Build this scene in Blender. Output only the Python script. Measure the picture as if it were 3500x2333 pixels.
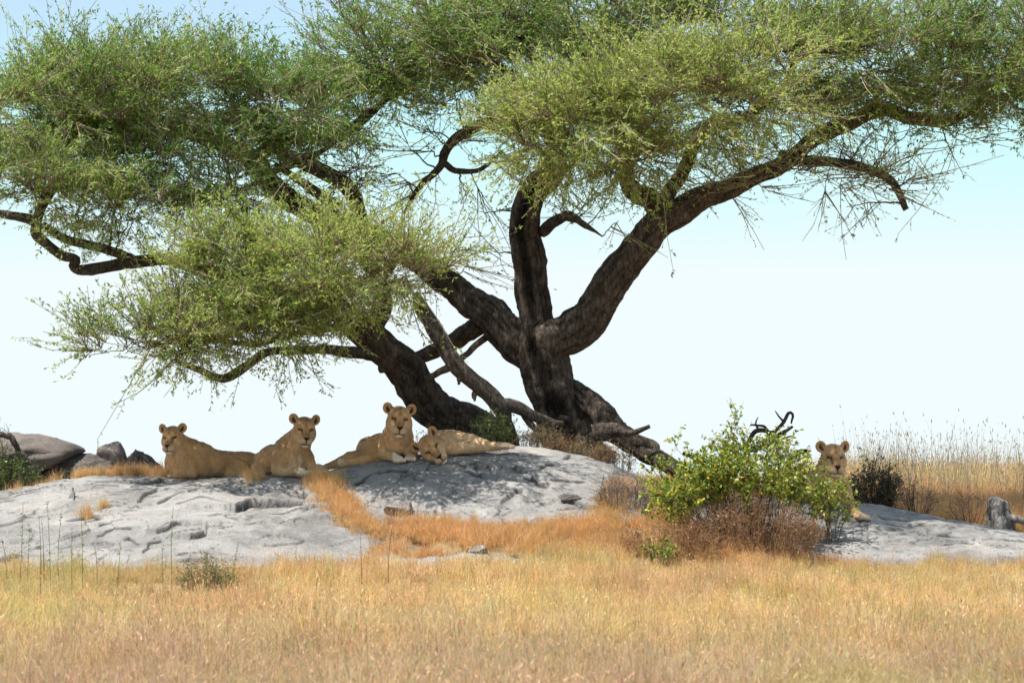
import bpy, math
import numpy as np
from mathutils import Vector, kdtree

# ------------------------------------------------------------------ camera, sky, sun, exposure
for o in list(bpy.data.objects): bpy.data.objects.remove(o)
scene = bpy.context.scene
EYE = 2.2
FPX = 12000.0                                   # focal length in pixels of the 3500 px wide photograph
PITCH = math.atan((1650 - 1166.5) / FPX)
cam = bpy.data.cameras.new('camera'); camo = bpy.data.objects.new('camera', cam)
scene.collection.objects.link(camo); scene.camera = camo
cam.sensor_width = 36.0; cam.lens = FPX / 3500 * 36.0
cam.clip_start = 0.5; cam.clip_end = 20000
camo.location = (0, 0, EYE); camo.rotation_euler = (math.pi / 2 + PITCH, 0, 0)
cam.dof.use_dof = True; cam.dof.focus_distance = 40.0; cam.dof.aperture_fstop = 5.6

SUN_EL = math.radians(64)
SUN_AZ = math.radians(-108)                     # clockwise from +Y: high, from the left and a little behind the camera
world = bpy.data.worlds.new('World'); scene.world = world; world.use_nodes = True
wn = world.node_tree.nodes; wl = world.node_tree.links
sky = wn.new('ShaderNodeTexSky'); sky.sky_type = 'NISHITA'; sky.sun_disc = False
sky.sun_elevation = SUN_EL; sky.sun_rotation = SUN_AZ
sky.altitude = 3000; sky.air_density = 0.72; sky.dust_density = 0.05; sky.ozone_density = 1.0
bg = wn['Background']; bg.inputs['Strength'].default_value = 0.132
# bright tropical haze: evens the clear-sky gradient out to a pale, almost uniform sky all round
def sky_mix(mode, sock, col):
    m = wn.new('ShaderNodeMix'); m.data_type = 'RGBA'; m.blend_type = mode; m.inputs[0].default_value = 1.0
    wl.new(sock, m.inputs[6]); m.inputs[7].default_value = (*col, 1); return m.outputs[2]
hz = sky_mix('LIGHTEN', sky.outputs[0], (2.15, 2.75, 3.45))
hz = sky_mix('DARKEN', hz, (3.35, 3.72, 3.80))
wl.new(hz, bg.inputs['Color'])
sun = bpy.data.lights.new('sun', 'SUN'); suno = bpy.data.objects.new('sun', sun)
scene.collection.objects.link(suno)
sun.energy = 4.3; sun.angle = math.radians(0.53); sun.color = (1.0, 0.955, 0.87)
sdir = Vector((math.sin(SUN_AZ) * math.cos(SUN_EL), math.cos(SUN_AZ) * math.cos(SUN_EL), math.sin(SUN_EL)))
suno.rotation_euler = sdir.to_track_quat('Z', 'Y').to_euler(); suno.location = (0, 30, 30)
vs = scene.view_settings
vs.view_transform = 'Standard'; vs.look = 'None'; vs.gamma = 1.0; vs.use_curve_mapping = False
vs.exposure = 1.0
scene.render.engine = 'CYCLES'
cy = scene.cycles; cy.max_bounces = 5; cy.diffuse_bounces = 4; cy.glossy_bounces = 2; cy.transmission_bounces = 3
cy.transparent_max_bounces = 4; cy.use_adaptive_sampling = True; cy.adaptive_threshold = 0.02; cy.caustics_reflective = False; cy.caustics_refractive = False

rng = np.random.default_rng(7)
def R(a, b, n=None): return rng.uniform(a, b, n)

# ------------------------------------------------------------------ geometry helpers
def P(px, py, d):
    """pixel of the 3500x2333 photograph + distance along the ground -> world point"""
    px = np.asarray(px, float); py = np.asarray(py, float); d = np.asarray(d, float)
    u = (px - 1750) / FPX; v = (1166.5 - py) / FPX
    yy = math.cos(PITCH) - v * math.sin(PITCH); zz = math.sin(PITCH) + v * math.cos(PITCH)
    return np.stack(np.broadcast_arrays(u / yy * d, d, EYE + zz / yy * d), -1)

def _h(ix, iy, iz, s):
    n = (ix * 73856093) ^ (iy * 19349663) ^ (iz * 83492791) ^ (s * 2654435761)
    n = (n & 0xffffffff); n = ((n ^ (n >> 13)) * 1274126177) & 0xffffffff
    n = ((n ^ (n >> 16)) * 2246822519) & 0xffffffff
    return ((n ^ (n >> 15)) & 0xffff) / 32767.5 - 1.0
def vnoise(p, s=0):
    p = np.asarray(p, float); i = np.floor(p).astype(np.int64); f = p - i
    f = f * f * f * (f * (f * 6 - 15) + 10); r = 0
    for a in (0, 1):
        wx = f[..., 0] if a else 1 - f[..., 0]
        for b in (0, 1):
            wy = f[..., 1] if b else 1 - f[..., 1]
            for c in (0, 1):
                wz = f[..., 2] if c else 1 - f[..., 2]
                r = r + wx * wy * wz * _h(i[..., 0] + a, i[..., 1] + b, i[..., 2] + c, s)
    return r
def fbm(p, s=0, o=4, g=0.5):
    p = np.asarray(p, float); r = 0; a = 1.0
    for k in range(o):
        r = r + a * vnoise(p * (2.0 ** k) + 17.3 * k, s + k); a *= g
    return r
def sstep(a, b, x):
    t = np.clip((x - a) / (b - a), 0, 1); return t * t * (3 - 2 * t)

def mkmesh(name, V, quads=None, tris=None, col=None, smooth=True):
    me = bpy.data.meshes.new(name)
    V = np.asarray(V, np.float32).reshape(-1, 3)
    q = np.asarray(quads if quads is not None else [], np.int32).reshape(-1, 4)
    t = np.asarray(tris if tris is not None else [], np.int32).reshape(-1, 3)
    me.vertices.add(len(V)); me.vertices.foreach_set('co', V.ravel())
    loops = np.concatenate([q.ravel(), t.ravel()]); me.loops.add(len(loops))
    me.loops.foreach_set('vertex_index', loops)
    tot = np.concatenate([np.full(len(q), 4), np.full(len(t), 3)]).astype(np.int32)
    st = np.concatenate([[0], np.cumsum(tot)[:-1]]).astype(np.int32) if len(tot) else tot
    me.polygons.add(len(tot)); me.polygons.foreach_set('loop_start', st)
    if smooth and len(tot): me.polygons.foreach_set('use_smooth', np.ones(len(tot), bool))
    if col is not None:
        c = np.asarray(col, np.float32)
        if c.shape[1] == 3: c = np.concatenate([c, np.ones((len(c), 1), np.float32)], 1)
        at = me.color_attributes.new('Col', 'FLOAT_COLOR', 'POINT'); at.data.foreach_set('color', c.ravel())
    me.update(calc_edges=True); me.validate()
    return me
def link(name, me, mat, parent=None, loc=None):
    o = bpy.data.objects.new(name, me); scene.collection.objects.link(o)
    if mat is not None:
        me.materials.clear(); me.materials.append(mat)
    if parent is not None: o.parent = parent
    if loc is not None: o.location = loc
    return o
def empty(name, loc, label, cat, group=None):
    o = bpy.data.objects.new(name, None); scene.collection.objects.link(o); o.location = loc
    o.empty_display_size = 0.1
    return tag(o, label, cat, group)
def tag(o, label=None, cat=None, group=None, kind=None):
    if label: o['label'] = label
    if cat: o['category'] = cat
    if group: o['group'] = group
    if kind: o['kind'] = kind
    return o

def norm(v): return v / np.maximum(np.linalg.norm(v, axis=-1, keepdims=True), 1e-9)
def catmull(pts, rad, step):
    pts = np.asarray(pts, float); rad = np.asarray(rad, float)
    p = np.concatenate([[2 * pts[0] - pts[1]], pts, [2 * pts[-1] - pts[-2]]])
    r = np.concatenate([[rad[0]], rad, [rad[-1]]]); oP = []; oR = []
    for i in range(len(pts) - 1):
        L = np.linalg.norm(pts[i + 1] - pts[i]); n = max(2, int(L / step))
        t = np.linspace(0, 1, n, endpoint=False)[:, None]
        a, b, c, d = p[i:i + 4]
        oP.append(.5 * ((2 * b) + (c - a) * t + (2 * a - 5 * b + 4 * c - d) * t ** 2 + (-a + 3 * b - 3 * c + d) * t ** 3))
        t = t[:, 0]; t2 = t * t * (3 - 2 * t); oR.append(r[i + 1] * (1 - t2) + r[i + 2] * t2)
    oP.append(pts[-1:]); oR.append(rad[-1:])
    return np.concatenate(oP), np.concatenate(oR)
def frames(C):
    T = norm(np.gradient(C, axis=0)); N = np.zeros_like(T)
    n = np.cross(T[0], [0, 0.3, 1.0]); n /= np.linalg.norm(n) + 1e-9
    for i in range(len(T)):
        n = n - T[i] * np.dot(n, T[i]); n /= np.linalg.norm(n) + 1e-9; N[i] = n
    return T, N, np.cross(T, N)
def tube(C, r, ns, disp=None, cap=True):
    """swept tube along C; disp(angle, length, point) -> relative radius change"""
    T, N, B = frames(C); a = np.linspace(0, 2 * np.pi, ns, endpoint=False)
    L = np.concatenate([[0], np.cumsum(np.linalg.norm(np.diff(C, axis=0), axis=1))])
    dirs = N[:, None] * np.cos(a)[None, :, None] + B[:, None] * np.sin(a)[None, :, None]
    rr = np.repeat(r[:, None], ns, 1)
    if disp is not None: rr = rr + disp(a[None, :], L[:, None], r[:, None], C[:, None] + dirs * rr[..., None])
    V = C[:, None] + dirs * rr[..., None]; n = len(C); V = V.reshape(-1, 3)
    i = np.arange(n - 1)[:, None]; j = np.arange(ns)[None]; j2 = (j + 1) % ns
    q = np.stack([i * ns + j, i * ns + j2, (i + 1) * ns + j2, (i + 1) * ns + j], -1).reshape(-1, 4)
    t = np.zeros((0, 3), int)
    if cap:
        V = np.concatenate([V, C[:1], C[-1:]]); k = np.arange(ns); k2 = (k + 1) % ns
        t = np.concatenate([np.stack([np.full(ns, n * ns), k2, k], -1),
                            np.stack([np.full(ns, n * ns + 1), (n - 1) * ns + k, (n - 1) * ns + k2], -1)])
    return V, q, t
class MB:
    def __init__(s): s.V = []; s.Q = []; s.T = []; s.C = []; s.n = 0
    def add(s, V, q=None, t=None, col=None):
        V = np.asarray(V).reshape(-1, 3); s.V.append(V)
        if q is not None and len(q): s.Q.append(np.asarray(q).reshape(-1, 4) + s.n)
        if t is not None and len(t): s.T.append(np.asarray(t).reshape(-1, 3) + s.n)
        if col is not None:
            col = np.asarray(col, float)
            s.C.append(np.broadcast_to(col, (len(V), 3)) if col.ndim == 1 else col)
        s.n += len(V)
    def build(s, name, mat, parent=None, loc=None, smooth=True):
        V = np.concatenate(s.V)
        if loc is not None: V = V - np.asarray(loc)
        me = mkmesh(name, V, np.concatenate(s.Q) if s.Q else None, np.concatenate(s.T) if s.T else None,
                    np.concatenate(s.C) if s.C else None, smooth)
        return link(name, me, mat, parent, loc if parent is None else None)
def batch_tubes(C, r, ns=3):
    """C (N,K,3), r (N,K): many thin twigs at once"""
    N_, K, _ = C.shape
    T = norm(np.gradient(C, axis=1)); ref = np.where(np.abs(T[..., 2:3]) > .9, [1., 0, 0], [0, 0, 1.])
    N = norm(np.cross(T, ref)); B = np.cross(T, N)
    a = np.linspace(0, 2 * np.pi, ns, endpoint=False)
    V = C[:, :, None] + (N[:, :, None] * np.cos(a)[:, None] + B[:, :, None] * np.sin(a)[:, None]) * r[:, :, None, None]
    base = (np.arange(N_) * K * ns)[:, None, None]; i = np.arange(K - 1)[None, :, None] * ns; j = np.arange(ns)[None, None]
    j2 = (j + 1) % ns
    q = np.stack([base + i + j, base + i + j2, base + i + ns + j2, base + i + ns + j], -1).reshape(-1, 4)
    return V.reshape(-1, 3), q
def leaf_quads(P0, D, U, L, W, fold=0.0):
    """rhombic leaves: base P0, direction D, side U (unit), length L, width W"""
    D = norm(D); S = norm(np.cross(D, U)); Nn = np.cross(S, D)
    L = L[:, None]; W = W[:, None]
    V = np.stack([P0, P0 + D * L * .45 + S * W * .5 + Nn * fold * W, P0 + D * L, P0 + D * L * .45 - S * W * .5 + Nn * fold * W], 1)
    q = np.arange(len(P0) * 4).reshape(-1, 4)
    return V.reshape(-1, 3), q
def runit(n):
    v = rng.normal(size=(n, 3)); return norm(v)

# ------------------------------------------------------------------ materials
def newmat(name):
    m = bpy.data.materials.new(name); m.use_nodes = True
    nt = m.node_tree; b = nt.nodes['Principled BSDF']
    return m, nt, b
def nnode(nt, t, **kw):
    n = nt.nodes.new(t)
    for k, v in kw.items(): setattr(n, k, v)
    return n
def noise_n(nt, scale, detail=6, rough=.6, vec=None, dist=0):
    n = nt.nodes.new('ShaderNodeTexNoise'); n.inputs['Scale'].default_value = scale
    n.inputs['Detail'].default_value = detail; n.inputs['Roughness'].default_value = rough
    n.inputs['Distortion'].default_value = dist
    if vec is not None: nt.links.new(vec, n.inputs['Vector'])
    return n
def ramp_n(nt, fac, stops):
    r = nt.nodes.new('ShaderNodeValToRGB'); e = r.color_ramp.elements
    while len(e) < len(stops): e.new(.5)
    for x, (p, c) in zip(e, stops):
        x.position = p; x.color = (c, c, c, 1) if np.isscalar(c) else (*c, 1)
    nt.links.new(fac, r.inputs[0]); return r.outputs[0]
def mix_n(nt, f, a, b, mode='MIX'):
    m = nt.nodes.new('ShaderNodeMix'); m.data_type = 'RGBA'; m.blend_type = mode
    for s, v in ((0, f), (6, a), (7, b)):
        if hasattr(v, 'is_linked') or isinstance(v, bpy.types.NodeSocket): nt.links.new(v, m.inputs[s])
        elif s == 0: m.inputs[0].default_value = v
        else: m.inputs[s].default_value = (*v, 1)
    return m.outputs[2]
def bump_n(nt, b, h, strength, dist):
    k = nt.nodes.new('ShaderNodeBump'); k.inputs['Strength'].default_value = strength
    k.inputs['Distance'].default_value = dist
    nt.links.new(h, k.inputs['Height']); nt.links.new(k.outputs[0], b.inputs['Normal'])
def objvec(nt, scale=(1, 1, 1)):
    g = nt.nodes.new('ShaderNodeNewGeometry'); m = nt.nodes.new('ShaderNodeMapping')
    m.inputs['Scale'].default_value = scale; nt.links.new(g.outputs['Position'], m.inputs[0]); return m.outputs[0]

def mat_granite():
    m, nt, b = newmat('granite'); v = objvec(nt)
    c = ramp_n(nt, noise_n(nt, 1.3, 10, .68, v, .5).outputs[0], [(.32, (.13, .124, .12)), (.45, (.215, .206, .198)), (.56, (.265, .253, .243)), (.72, (.35, .334, .318))])
    # dark lichen and weathering stains with ragged outlines
    st = ramp_n(nt, noise_n(nt, .75, 10, .72, objvec(nt, (1, 1, 1)), .4).outputs[0], [(.52, 0), (.60, 1)])
    k = nt.nodes.new('ShaderNodeMath'); k.operation = 'MULTIPLY'; k.inputs[1].default_value = .68; nt.links.new(st, k.inputs[0])
    c = mix_n(nt, k.outputs[0], c, (.12, .115, .11))
    st2 = ramp_n(nt, noise_n(nt, 3.2, 9, .75, v).outputs[0], [(.55, 0), (.62, 1)])
    k2 = nt.nodes.new('ShaderNodeMath'); k2.operation = 'MULTIPLY'; k2.inputs[1].default_value = .5; nt.links.new(st2, k2.inputs[0])
    c = mix_n(nt, k2.outputs[0], c, (.15, .142, .138))
    pk = ramp_n(nt, noise_n(nt, 1.7, 6, .6, objvec(nt, (1, .6, 1))).outputs[0], [(.55, 0), (.75, .5)])
    c = mix_n(nt, pk, c, (.40, .33, .285))
    sp = ramp_n(nt, noise_n(nt, 60, 3, .7, v).outputs[0], [(.36, .72), (.5, 1), (.68, 1.12)])
    c = mix_n(nt, 1.0, c, sp, 'MULTIPLY')
    at = nnode(nt, 'ShaderNodeAttribute', attribute_name='Col')
    c = mix_n(nt, 1.0, c, at.outputs['Color'], 'MULTIPLY')
    nt.links.new(c, b.inputs['Base Color']); b.inputs['Roughness'].default_value = .85
    b.inputs['Specular IOR Level'].default_value = .25
    h = noise_n(nt, 28, 8, .7, v); bump_n(nt, b, h.outputs[0], .8, .012)
    return m
def mat_bark(name, c0, c1, c2, lichen=.35):
    m, nt, b = newmat(name); v = objvec(nt)
    at = nnode(nt, 'ShaderNodeAttribute', attribute_name='Col')
    c = ramp_n(nt, noise_n(nt, 9, 10, .72, v, .4).outputs[0], [(.3, c0), (.5, c1), (.72, c2)])
    vo = nnode(nt, 'ShaderNodeTexVoronoi', feature='DISTANCE_TO_EDGE'); vo.inputs['Scale'].default_value = 19
    wv = nt.nodes.new('ShaderNodeVectorMath'); wv.operation = 'ADD'; mp = objvec(nt, (1, 1, .26))
    nz = noise_n(nt, 14, 4, .6, v); sc = nt.nodes.new('ShaderNodeVectorMath'); sc.operation = 'SCALE'; sc.inputs['Scale'].default_value = .06
    nt.links.new(nz.outputs['Color'], sc.inputs[0]); nt.links.new(mp, wv.inputs[0]); nt.links.new(sc.outputs[0], wv.inputs[1]); nt.links.new(wv.outputs[0], vo.inputs['Vector'])
    fis = ramp_n(nt, vo.outputs['Distance'], [(.0, .55), (.08, .9), (.22, 1.0)])
    c = mix_n(nt, 1.0, c, fis, 'MULTIPLY')
    li = ramp_n(nt, noise_n(nt, 16, 4, .6, v).outputs[0], [(.66, 0), (.70, lichen)])
    c = mix_n(nt, li, c, (.24, .24, .21))
    c = mix_n(nt, 1.0, c, at.outputs['Color'], 'MULTIPLY')
    nt.links.new(c, b.inputs['Base Color']); b.inputs['Roughness'].default_value = .92
    b.inputs['Specular IOR Level'].default_value = .12
    ad = nt.nodes.new('ShaderNodeMath'); ad.operation = 'MULTIPLY_ADD'; ad.inputs[1].default_value = .5
    nt.links.new(noise_n(nt, 50, 8, .7, v).outputs[0], ad.inputs[0]); nt.links.new(fis, ad.inputs[2])
    bump_n(nt, b, ad.outputs[0], 1.0, .02)
    return m
def mat_leaf(name, trans=.45, instancer=False, rough=.6):
    m = bpy.data.materials.new(name); m.use_nodes = True; nt = m.node_tree; nt.nodes.clear()
    out = nt.nodes.new('ShaderNodeOutputMaterial')
    at = nnode(nt, 'ShaderNodeAttribute', attribute_name='Col'); c = at.outputs['Color']
    if instancer:
        a2 = nnode(nt, 'ShaderNodeAttribute', attribute_name='tint', attribute_type='INSTANCER')
        c = mix_n(nt, 1.0, c, a2.outputs['Color'], 'MULTIPLY')
    d = nt.nodes.new('ShaderNodeBsdfPrincipled'); d.inputs['Roughness'].default_value = rough
    d.inputs['Specular IOR Level'].default_value = .3
    t = nt.nodes.new('ShaderNodeBsdfTranslucent'); mx = nt.nodes.new('ShaderNodeMixShader')
    mx.inputs[0].default_value = trans
    nt.links.new(c, d.inputs['Base Color']); nt.links.new(c, t.inputs['Color'])
    nt.links.new(d.outputs[0], mx.inputs[1]); nt.links.new(t.outputs[0], mx.inputs[2]); nt.links.new(mx.outputs[0], out.inputs[0])
    return m
def mat_vcol(name, rough=.8, noise=0, spec=.2, sheen=0, nscale=40):
    m, nt, b = newmat(name); at = nnode(nt, 'ShaderNodeAttribute', attribute_name='Col'); c = at.outputs['Color']
    if noise:
        tc = nt.nodes.new('ShaderNodeTexCoord')
        n = noise_n(nt, nscale, 6, .7, tc.outputs['Object'])
        c = mix_n(nt, 1.0, c, ramp_n(nt, n.outputs[0], [(.3, 1 - noise), (.7, 1 + noise)]), 'MULTIPLY')
        n2 = noise_n(nt, 5, 4, .6, tc.outputs['Object'])
        c = mix_n(nt, 1.0, c, ramp_n(nt, n2.outputs[0], [(.3, 1 - noise * .6), (.7, 1 + noise * .6)]), 'MULTIPLY')
        bump_n(nt, b, noise_n(nt, 130, 4, .7, tc.outputs['Object']).outputs[0], .5, .006)
    nt.links.new(c, b.inputs['Base Color']); b.inputs['Roughness'].default_value = rough
    b.inputs['Specular IOR Level'].default_value = spec
    if sheen:
        b.inputs['Sheen Weight'].default_value = sheen; b.inputs['Sheen Roughness'].default_value = .5
    return m
M = {}
M['granite'] = mat_granite()
M['bark'] = mat_bark('acacia_bark', (.055, .044, .036), (.098, .078, .063), (.16, .13, .106))
M['dead'] = mat_bark('dead_wood', (.085, .068, .056), (.15, .125, .105), (.25, .215, .185), .2)
M['stump'] = mat_bark('weathered_wood', (.15, .135, .12), (.27, .25, .23), (.36, .34, .31), .2)
M['leaf'] = mat_leaf('acacia_leaf', .5)
M['bushleaf'] = mat_leaf('bush_leaf', .4, rough=.4)
M['twig'] = mat_vcol('twig_wood', .8)
M['grass'] = mat_leaf('dry_grass_blade', .55, instancer=True, rough=.5)
M['fur'] = mat_vcol('lion_fur', .8, noise=.2, spec=.15, sheen=.15, nscale=30)
M['scale'] = mat_vcol('lizard_skin', .6, noise=.2, nscale=120)
def mat_soil():
    m, nt, b = newmat('dry_soil'); v = objvec(nt)
    c = ramp_n(nt, noise_n(nt, 2.5, 8, .7, v).outputs[0], [(.3, (.20, .14, .08)), (.5, (.30, .21, .11)), (.7, (.38, .28, .15))])
    nt.links.new(c, b.inputs['Base Color']); b.inputs['Roughness'].default_value = .95
    bump_n(nt, b, noise_n(nt, 25, 8, .7, v).outputs[0], .8, .04); return m
M['soil'] = mat_soil()
m, nt, b = newmat('lion_eye'); b.inputs['Base Color'].default_value = (.16, .085, .02, 1); b.inputs['Roughness'].default_value = .15
M['eye'] = m
# ------------------------------------------------------------------ rock outcrops and ground
class Rock:
    """granite outcrop: top and foot lines read from the photograph, joined by a convex slope"""
    def __init__(s, cols, p, back, seed, plateau=.5, drop=.9, rough=1.0):
        c = np.array(cols, float); s.c = c; s.p = p; s.back = back; s.seed = seed; s.plateau = plateau; s.drop = drop; s.rough = rough
        s.zt = P(c[:, 0], c[:, 1], c[:, 2])[:, 2]; s.zf = P(c[:, 0], c[:, 3], c[:, 4])[:, 2]
        s.ledges = []
    def col(s, px):
        g = lambda a: np.interp(px, s.c[:, 0], a)
        return g(s.c[:, 2]), g(s.zt), g(s.c[:, 4]), g(s.zf)
    def base(s, x, y):
        px = x / y * FPX + 1750
        dt, zt, df, zf = s.col(px); t = (y - df) / (dt - df)
        front = zf + (zt - zf) * (1 - np.maximum(1 - np.clip(t, -.15, 1), 0) ** s.p)
        bk = np.maximum(y - dt - s.plateau, 0) / s.back
        z = np.where(t <= 1, front, zt - s.drop * bk ** 1.7)
        e = np.minimum((px - s.c[0, 0]) / 60, (s.c[-1, 0] - px) / 60)
        return z - .5 * np.clip(1 - e, 0, 1.5) ** 2 * (e < 1), t, px
    def inside(s, x, y):
        px = x / y * FPX + 1750; dt, zt, df, zf = s.col(px)
        return (px > s.c[0, 0]) & (px < s.c[-1, 0]) & (y > df) & (y < dt + s.back)
    def relief(s, x, y):
        q = np.stack([x, y, np.zeros_like(x) + s.seed * 3.7], -1)
        r = .035 * fbm(q * [.8, .8, 1], s.seed, 3) * s.rough
        r = r + .035 * s.rough * (.7 - 2 * np.abs(fbm(q * [.55, 1.1, 1] + 31, s.seed + 3, 2))) * sstep(39.6, 38.9, y)
        dark = np.ones_like(x)
        w = q + .25 * np.stack([vnoise(q * 2.3, 91), vnoise(q * 2.3, 92), 0 * x], -1)
        for k, (sc, h, thr) in enumerate([((.55, 1.0, 1), .03, .1), ((.9, 1.5, 1), .022, -.15), ((1.5, 2.2, 1), .016, .2), ((2.4, 3.6, 1), .012, 0.05), ((1.2, 3.0, 1), .014, -.05), ((3.4, 5.0, 1), .009, .1)]):
            n = fbm(w * np.array(sc), s.seed + 11 * k, 3) - thr
            m = sstep(.0, .35, vnoise(q * .9, s.seed + 40 + k))
            r = r + h * s.rough * m * sstep(-.007 * sc[1], .007 * sc[1], n)
            dark = dark * (1 - .7 * m * np.exp(-(n / (.007 * sc[1])) ** 2))
        r = r + .010 * fbm(q * 6, s.seed + 5, 4)
        for poly, h, L in s.ledges:
            best = np.full(x.shape, 9.0); side = np.zeros_like(x)
            lo = poly.min(0) - .6; hi = poly.max(0) + .6
            mk = (x > lo[0]) & (x < hi[0]) & (y > lo[1]) & (y < hi[1])
            if not mk.any(): continue
            xx = x[mk] + .03 * fbm(q[mk] * 7, 71, 3); yy = y[mk] + .035 * fbm(q[mk] * 6, 72, 3)
            bb = np.full(xx.shape, 9.0); ss = np.zeros_like(xx)
            for a, b in zip(poly[:-1], poly[1:]):
                ab = b - a; t = np.clip(((xx - a[0]) * ab[0] + (yy - a[1]) * ab[1]) / (ab @ ab + 1e-9), 0, 1)
                dx = xx - a[0] - t * ab[0]; dy = yy - a[1] - t * ab[1]; d = np.hypot(dx, dy)
                u = d < bb; bb = np.where(u, d, bb); ss = np.where(u, dy, ss)
            prof = np.where(ss < 0, np.clip(1 - bb / (L * 1.6), 0, 1) ** 1.5, np.clip(1 - bb / .015, 0, 1))
            r[mk] = r[mk] - h * .85 * prof * np.clip(.6 + .8 * vnoise(q[mk] * 3.1, 75), .15, 1.2)
            dark[mk] = dark[mk] * (1 - .85 * np.exp(-(bb / .014) ** 2) * np.clip(.7 + .9 * vnoise(q[mk] * 3.1, 75), .0, 1))
        return r, dark
    def z(s, x, y):
        z0, t, px = s.base(x, y); return z0 + s.relief(x, y)[0] * .0 + z0 * 0
    def zfull(s, x, y):
        x = np.atleast_1d(np.asarray(x, float)); y = np.atleast_1d(np.asarray(y, float))
        return s.base(x, y)[0] + s.relief(x, y)[0]
    def trace(s, pts, h, L=.3):
        out = []
        for px, py in pts:
            dt, zt, df, zf = s.col(px); d = np.linspace(df, dt, 200)
            x = (px - 1750) / FPX * d; z = s.base(x, d)[0]
            yy = P(np.full(200, px), np.full(200, py), d)[:, 2]
            i = int(np.argmin(np.abs(z - yy))); out.append((x[i], d[i]))
        s.ledges.append((np.array(out), h, L))
    def mesh(s, name, res, label):
        px = np.arange(s.c[0, 0], s.c[-1, 0] + 1, res * 300)
        dt, zt, df, zf = s.col(px); n1_ = int((np.max(dt - df) + .6) / res); n2_ = int(s.back / .06)
        t = np.concatenate([np.linspace(0, 1, n1_, endpoint=False), 1 + np.linspace(0, 1, n2_)])[None]
        d = np.where(t < 1, (df - .35)[:, None] * (1 - t) + (dt + .25)[:, None] * t, (dt + .25)[:, None] + (s.back - .25) * (t - 1))
        x = (px[:, None] - 1750) / FPX * d
        z, tt, _ = s.base(x, d); rl, dk = s.relief(x, d); z = z + rl
        z = z - .8 * sstep(.0, -.35, (d - df[:, None]))
        V = np.stack([x, d, z], -1); n, mm = x.shape
        i = np.arange(n - 1)[:, None] * mm + np.arange(mm - 1)[None]
        q = np.stack([i, i + mm, i + mm + 1, i + 1], -1).reshape(-1, 4)
        c = np.repeat(dk.reshape(-1, 1), 3, 1)
        me = mkmesh(name, V, q, None, c)
        return tag(link(name, me, M['granite']), label, 'rock')

left = Rock([(-420, 1725, 40.3, 1990, 36.0), (0, 1686, 40.3, 1968, 36.2), (180, 1662, 40.3, 1970, 36.2), (330, 1640, 40.3, 1970, 36.2), (560, 1631, 40.3, 1970, 36.2),
             (850, 1628, 40.3, 1965, 36.3), (980, 1630, 40.3, 1955, 36.4), (1070, 1634, 40.2, 1945, 36.5), (1120, 1655, 39.7, 1942, 36.6), (1180, 1710, 39.0, 1942, 36.6),
             (1260, 1775, 38.2, 1940, 36.7), (1400, 1850, 37.5, 1938, 36.8), (1520, 1905, 37.1, 1938, 36.8), (1580, 1930, 37.0, 1940, 36.8)], 1.55, 2.2, 3, plateau=.75, drop=.5)
dome = Rock([(1000, 1668, 39.7, 1705, 38.9), (1080, 1626, 40.0, 1730, 38.5), (1200, 1598, 40.1, 1762, 38.2), (1330, 1577, 40.2, 1778, 38.1), (1450, 1556, 40.3, 1790, 38.0),
             (1600, 1541, 40.4, 1800, 37.9), (1700, 1534, 40.5, 1800, 37.9), (1780, 1535, 40.5, 1800, 37.9), (1900, 1550, 40.5, 1795, 37.9), (2000, 1571, 40.4, 1788, 38.0),
             (2100, 1599, 40.3, 1778, 38.0), (2170, 1632, 40.1, 1765, 38.1), (2240, 1690, 39.6, 1755, 38.3)], 1.9, 2.0, 8, plateau=.8, drop=.5)
right = Rock([(2330, 1745, 39.4, 1820, 37.9), (2480, 1715, 39.6, 1850, 37.6), (2650, 1698, 39.8, 1880, 37.4), (2780, 1700, 39.8, 1890, 37.3), (2880, 1714, 39.7, 1895, 37.2),
              (2990, 1737, 39.6, 1900, 37.1), (3200, 1776, 39.3, 1908, 37.0), (3400, 1812, 39.0, 1912, 36.9), (3620, 1850, 38.7, 1915, 36.8), (3950, 1900, 38.3, 1925, 36.8)], 1.6, 1.5, 15, plateau=.5, drop=.35)
slab = Rock([(1300, 1938, 36.9, 1950, 36.5), (1400, 1906, 37.1, 1958, 36.3), (1550, 1893, 37.2, 1962, 36.2), (1700, 1899, 37.1, 1962, 36.2), (1800, 1920, 36.9, 1955, 36.4), (1850, 1945, 36.8, 1955, 36.5)], 1.7, .25, 21, plateau=.05, drop=.15, rough=.5)
A = lambda l, k=.51, ox=0, oy=1380: [(ox + k * a, oy + k * b) for a, b in l]
left.trace(A([(1585, 695), (1600, 680), (1680, 652), (1830, 655), (2000, 667), (2110, 692)]), .14, .55)
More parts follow.
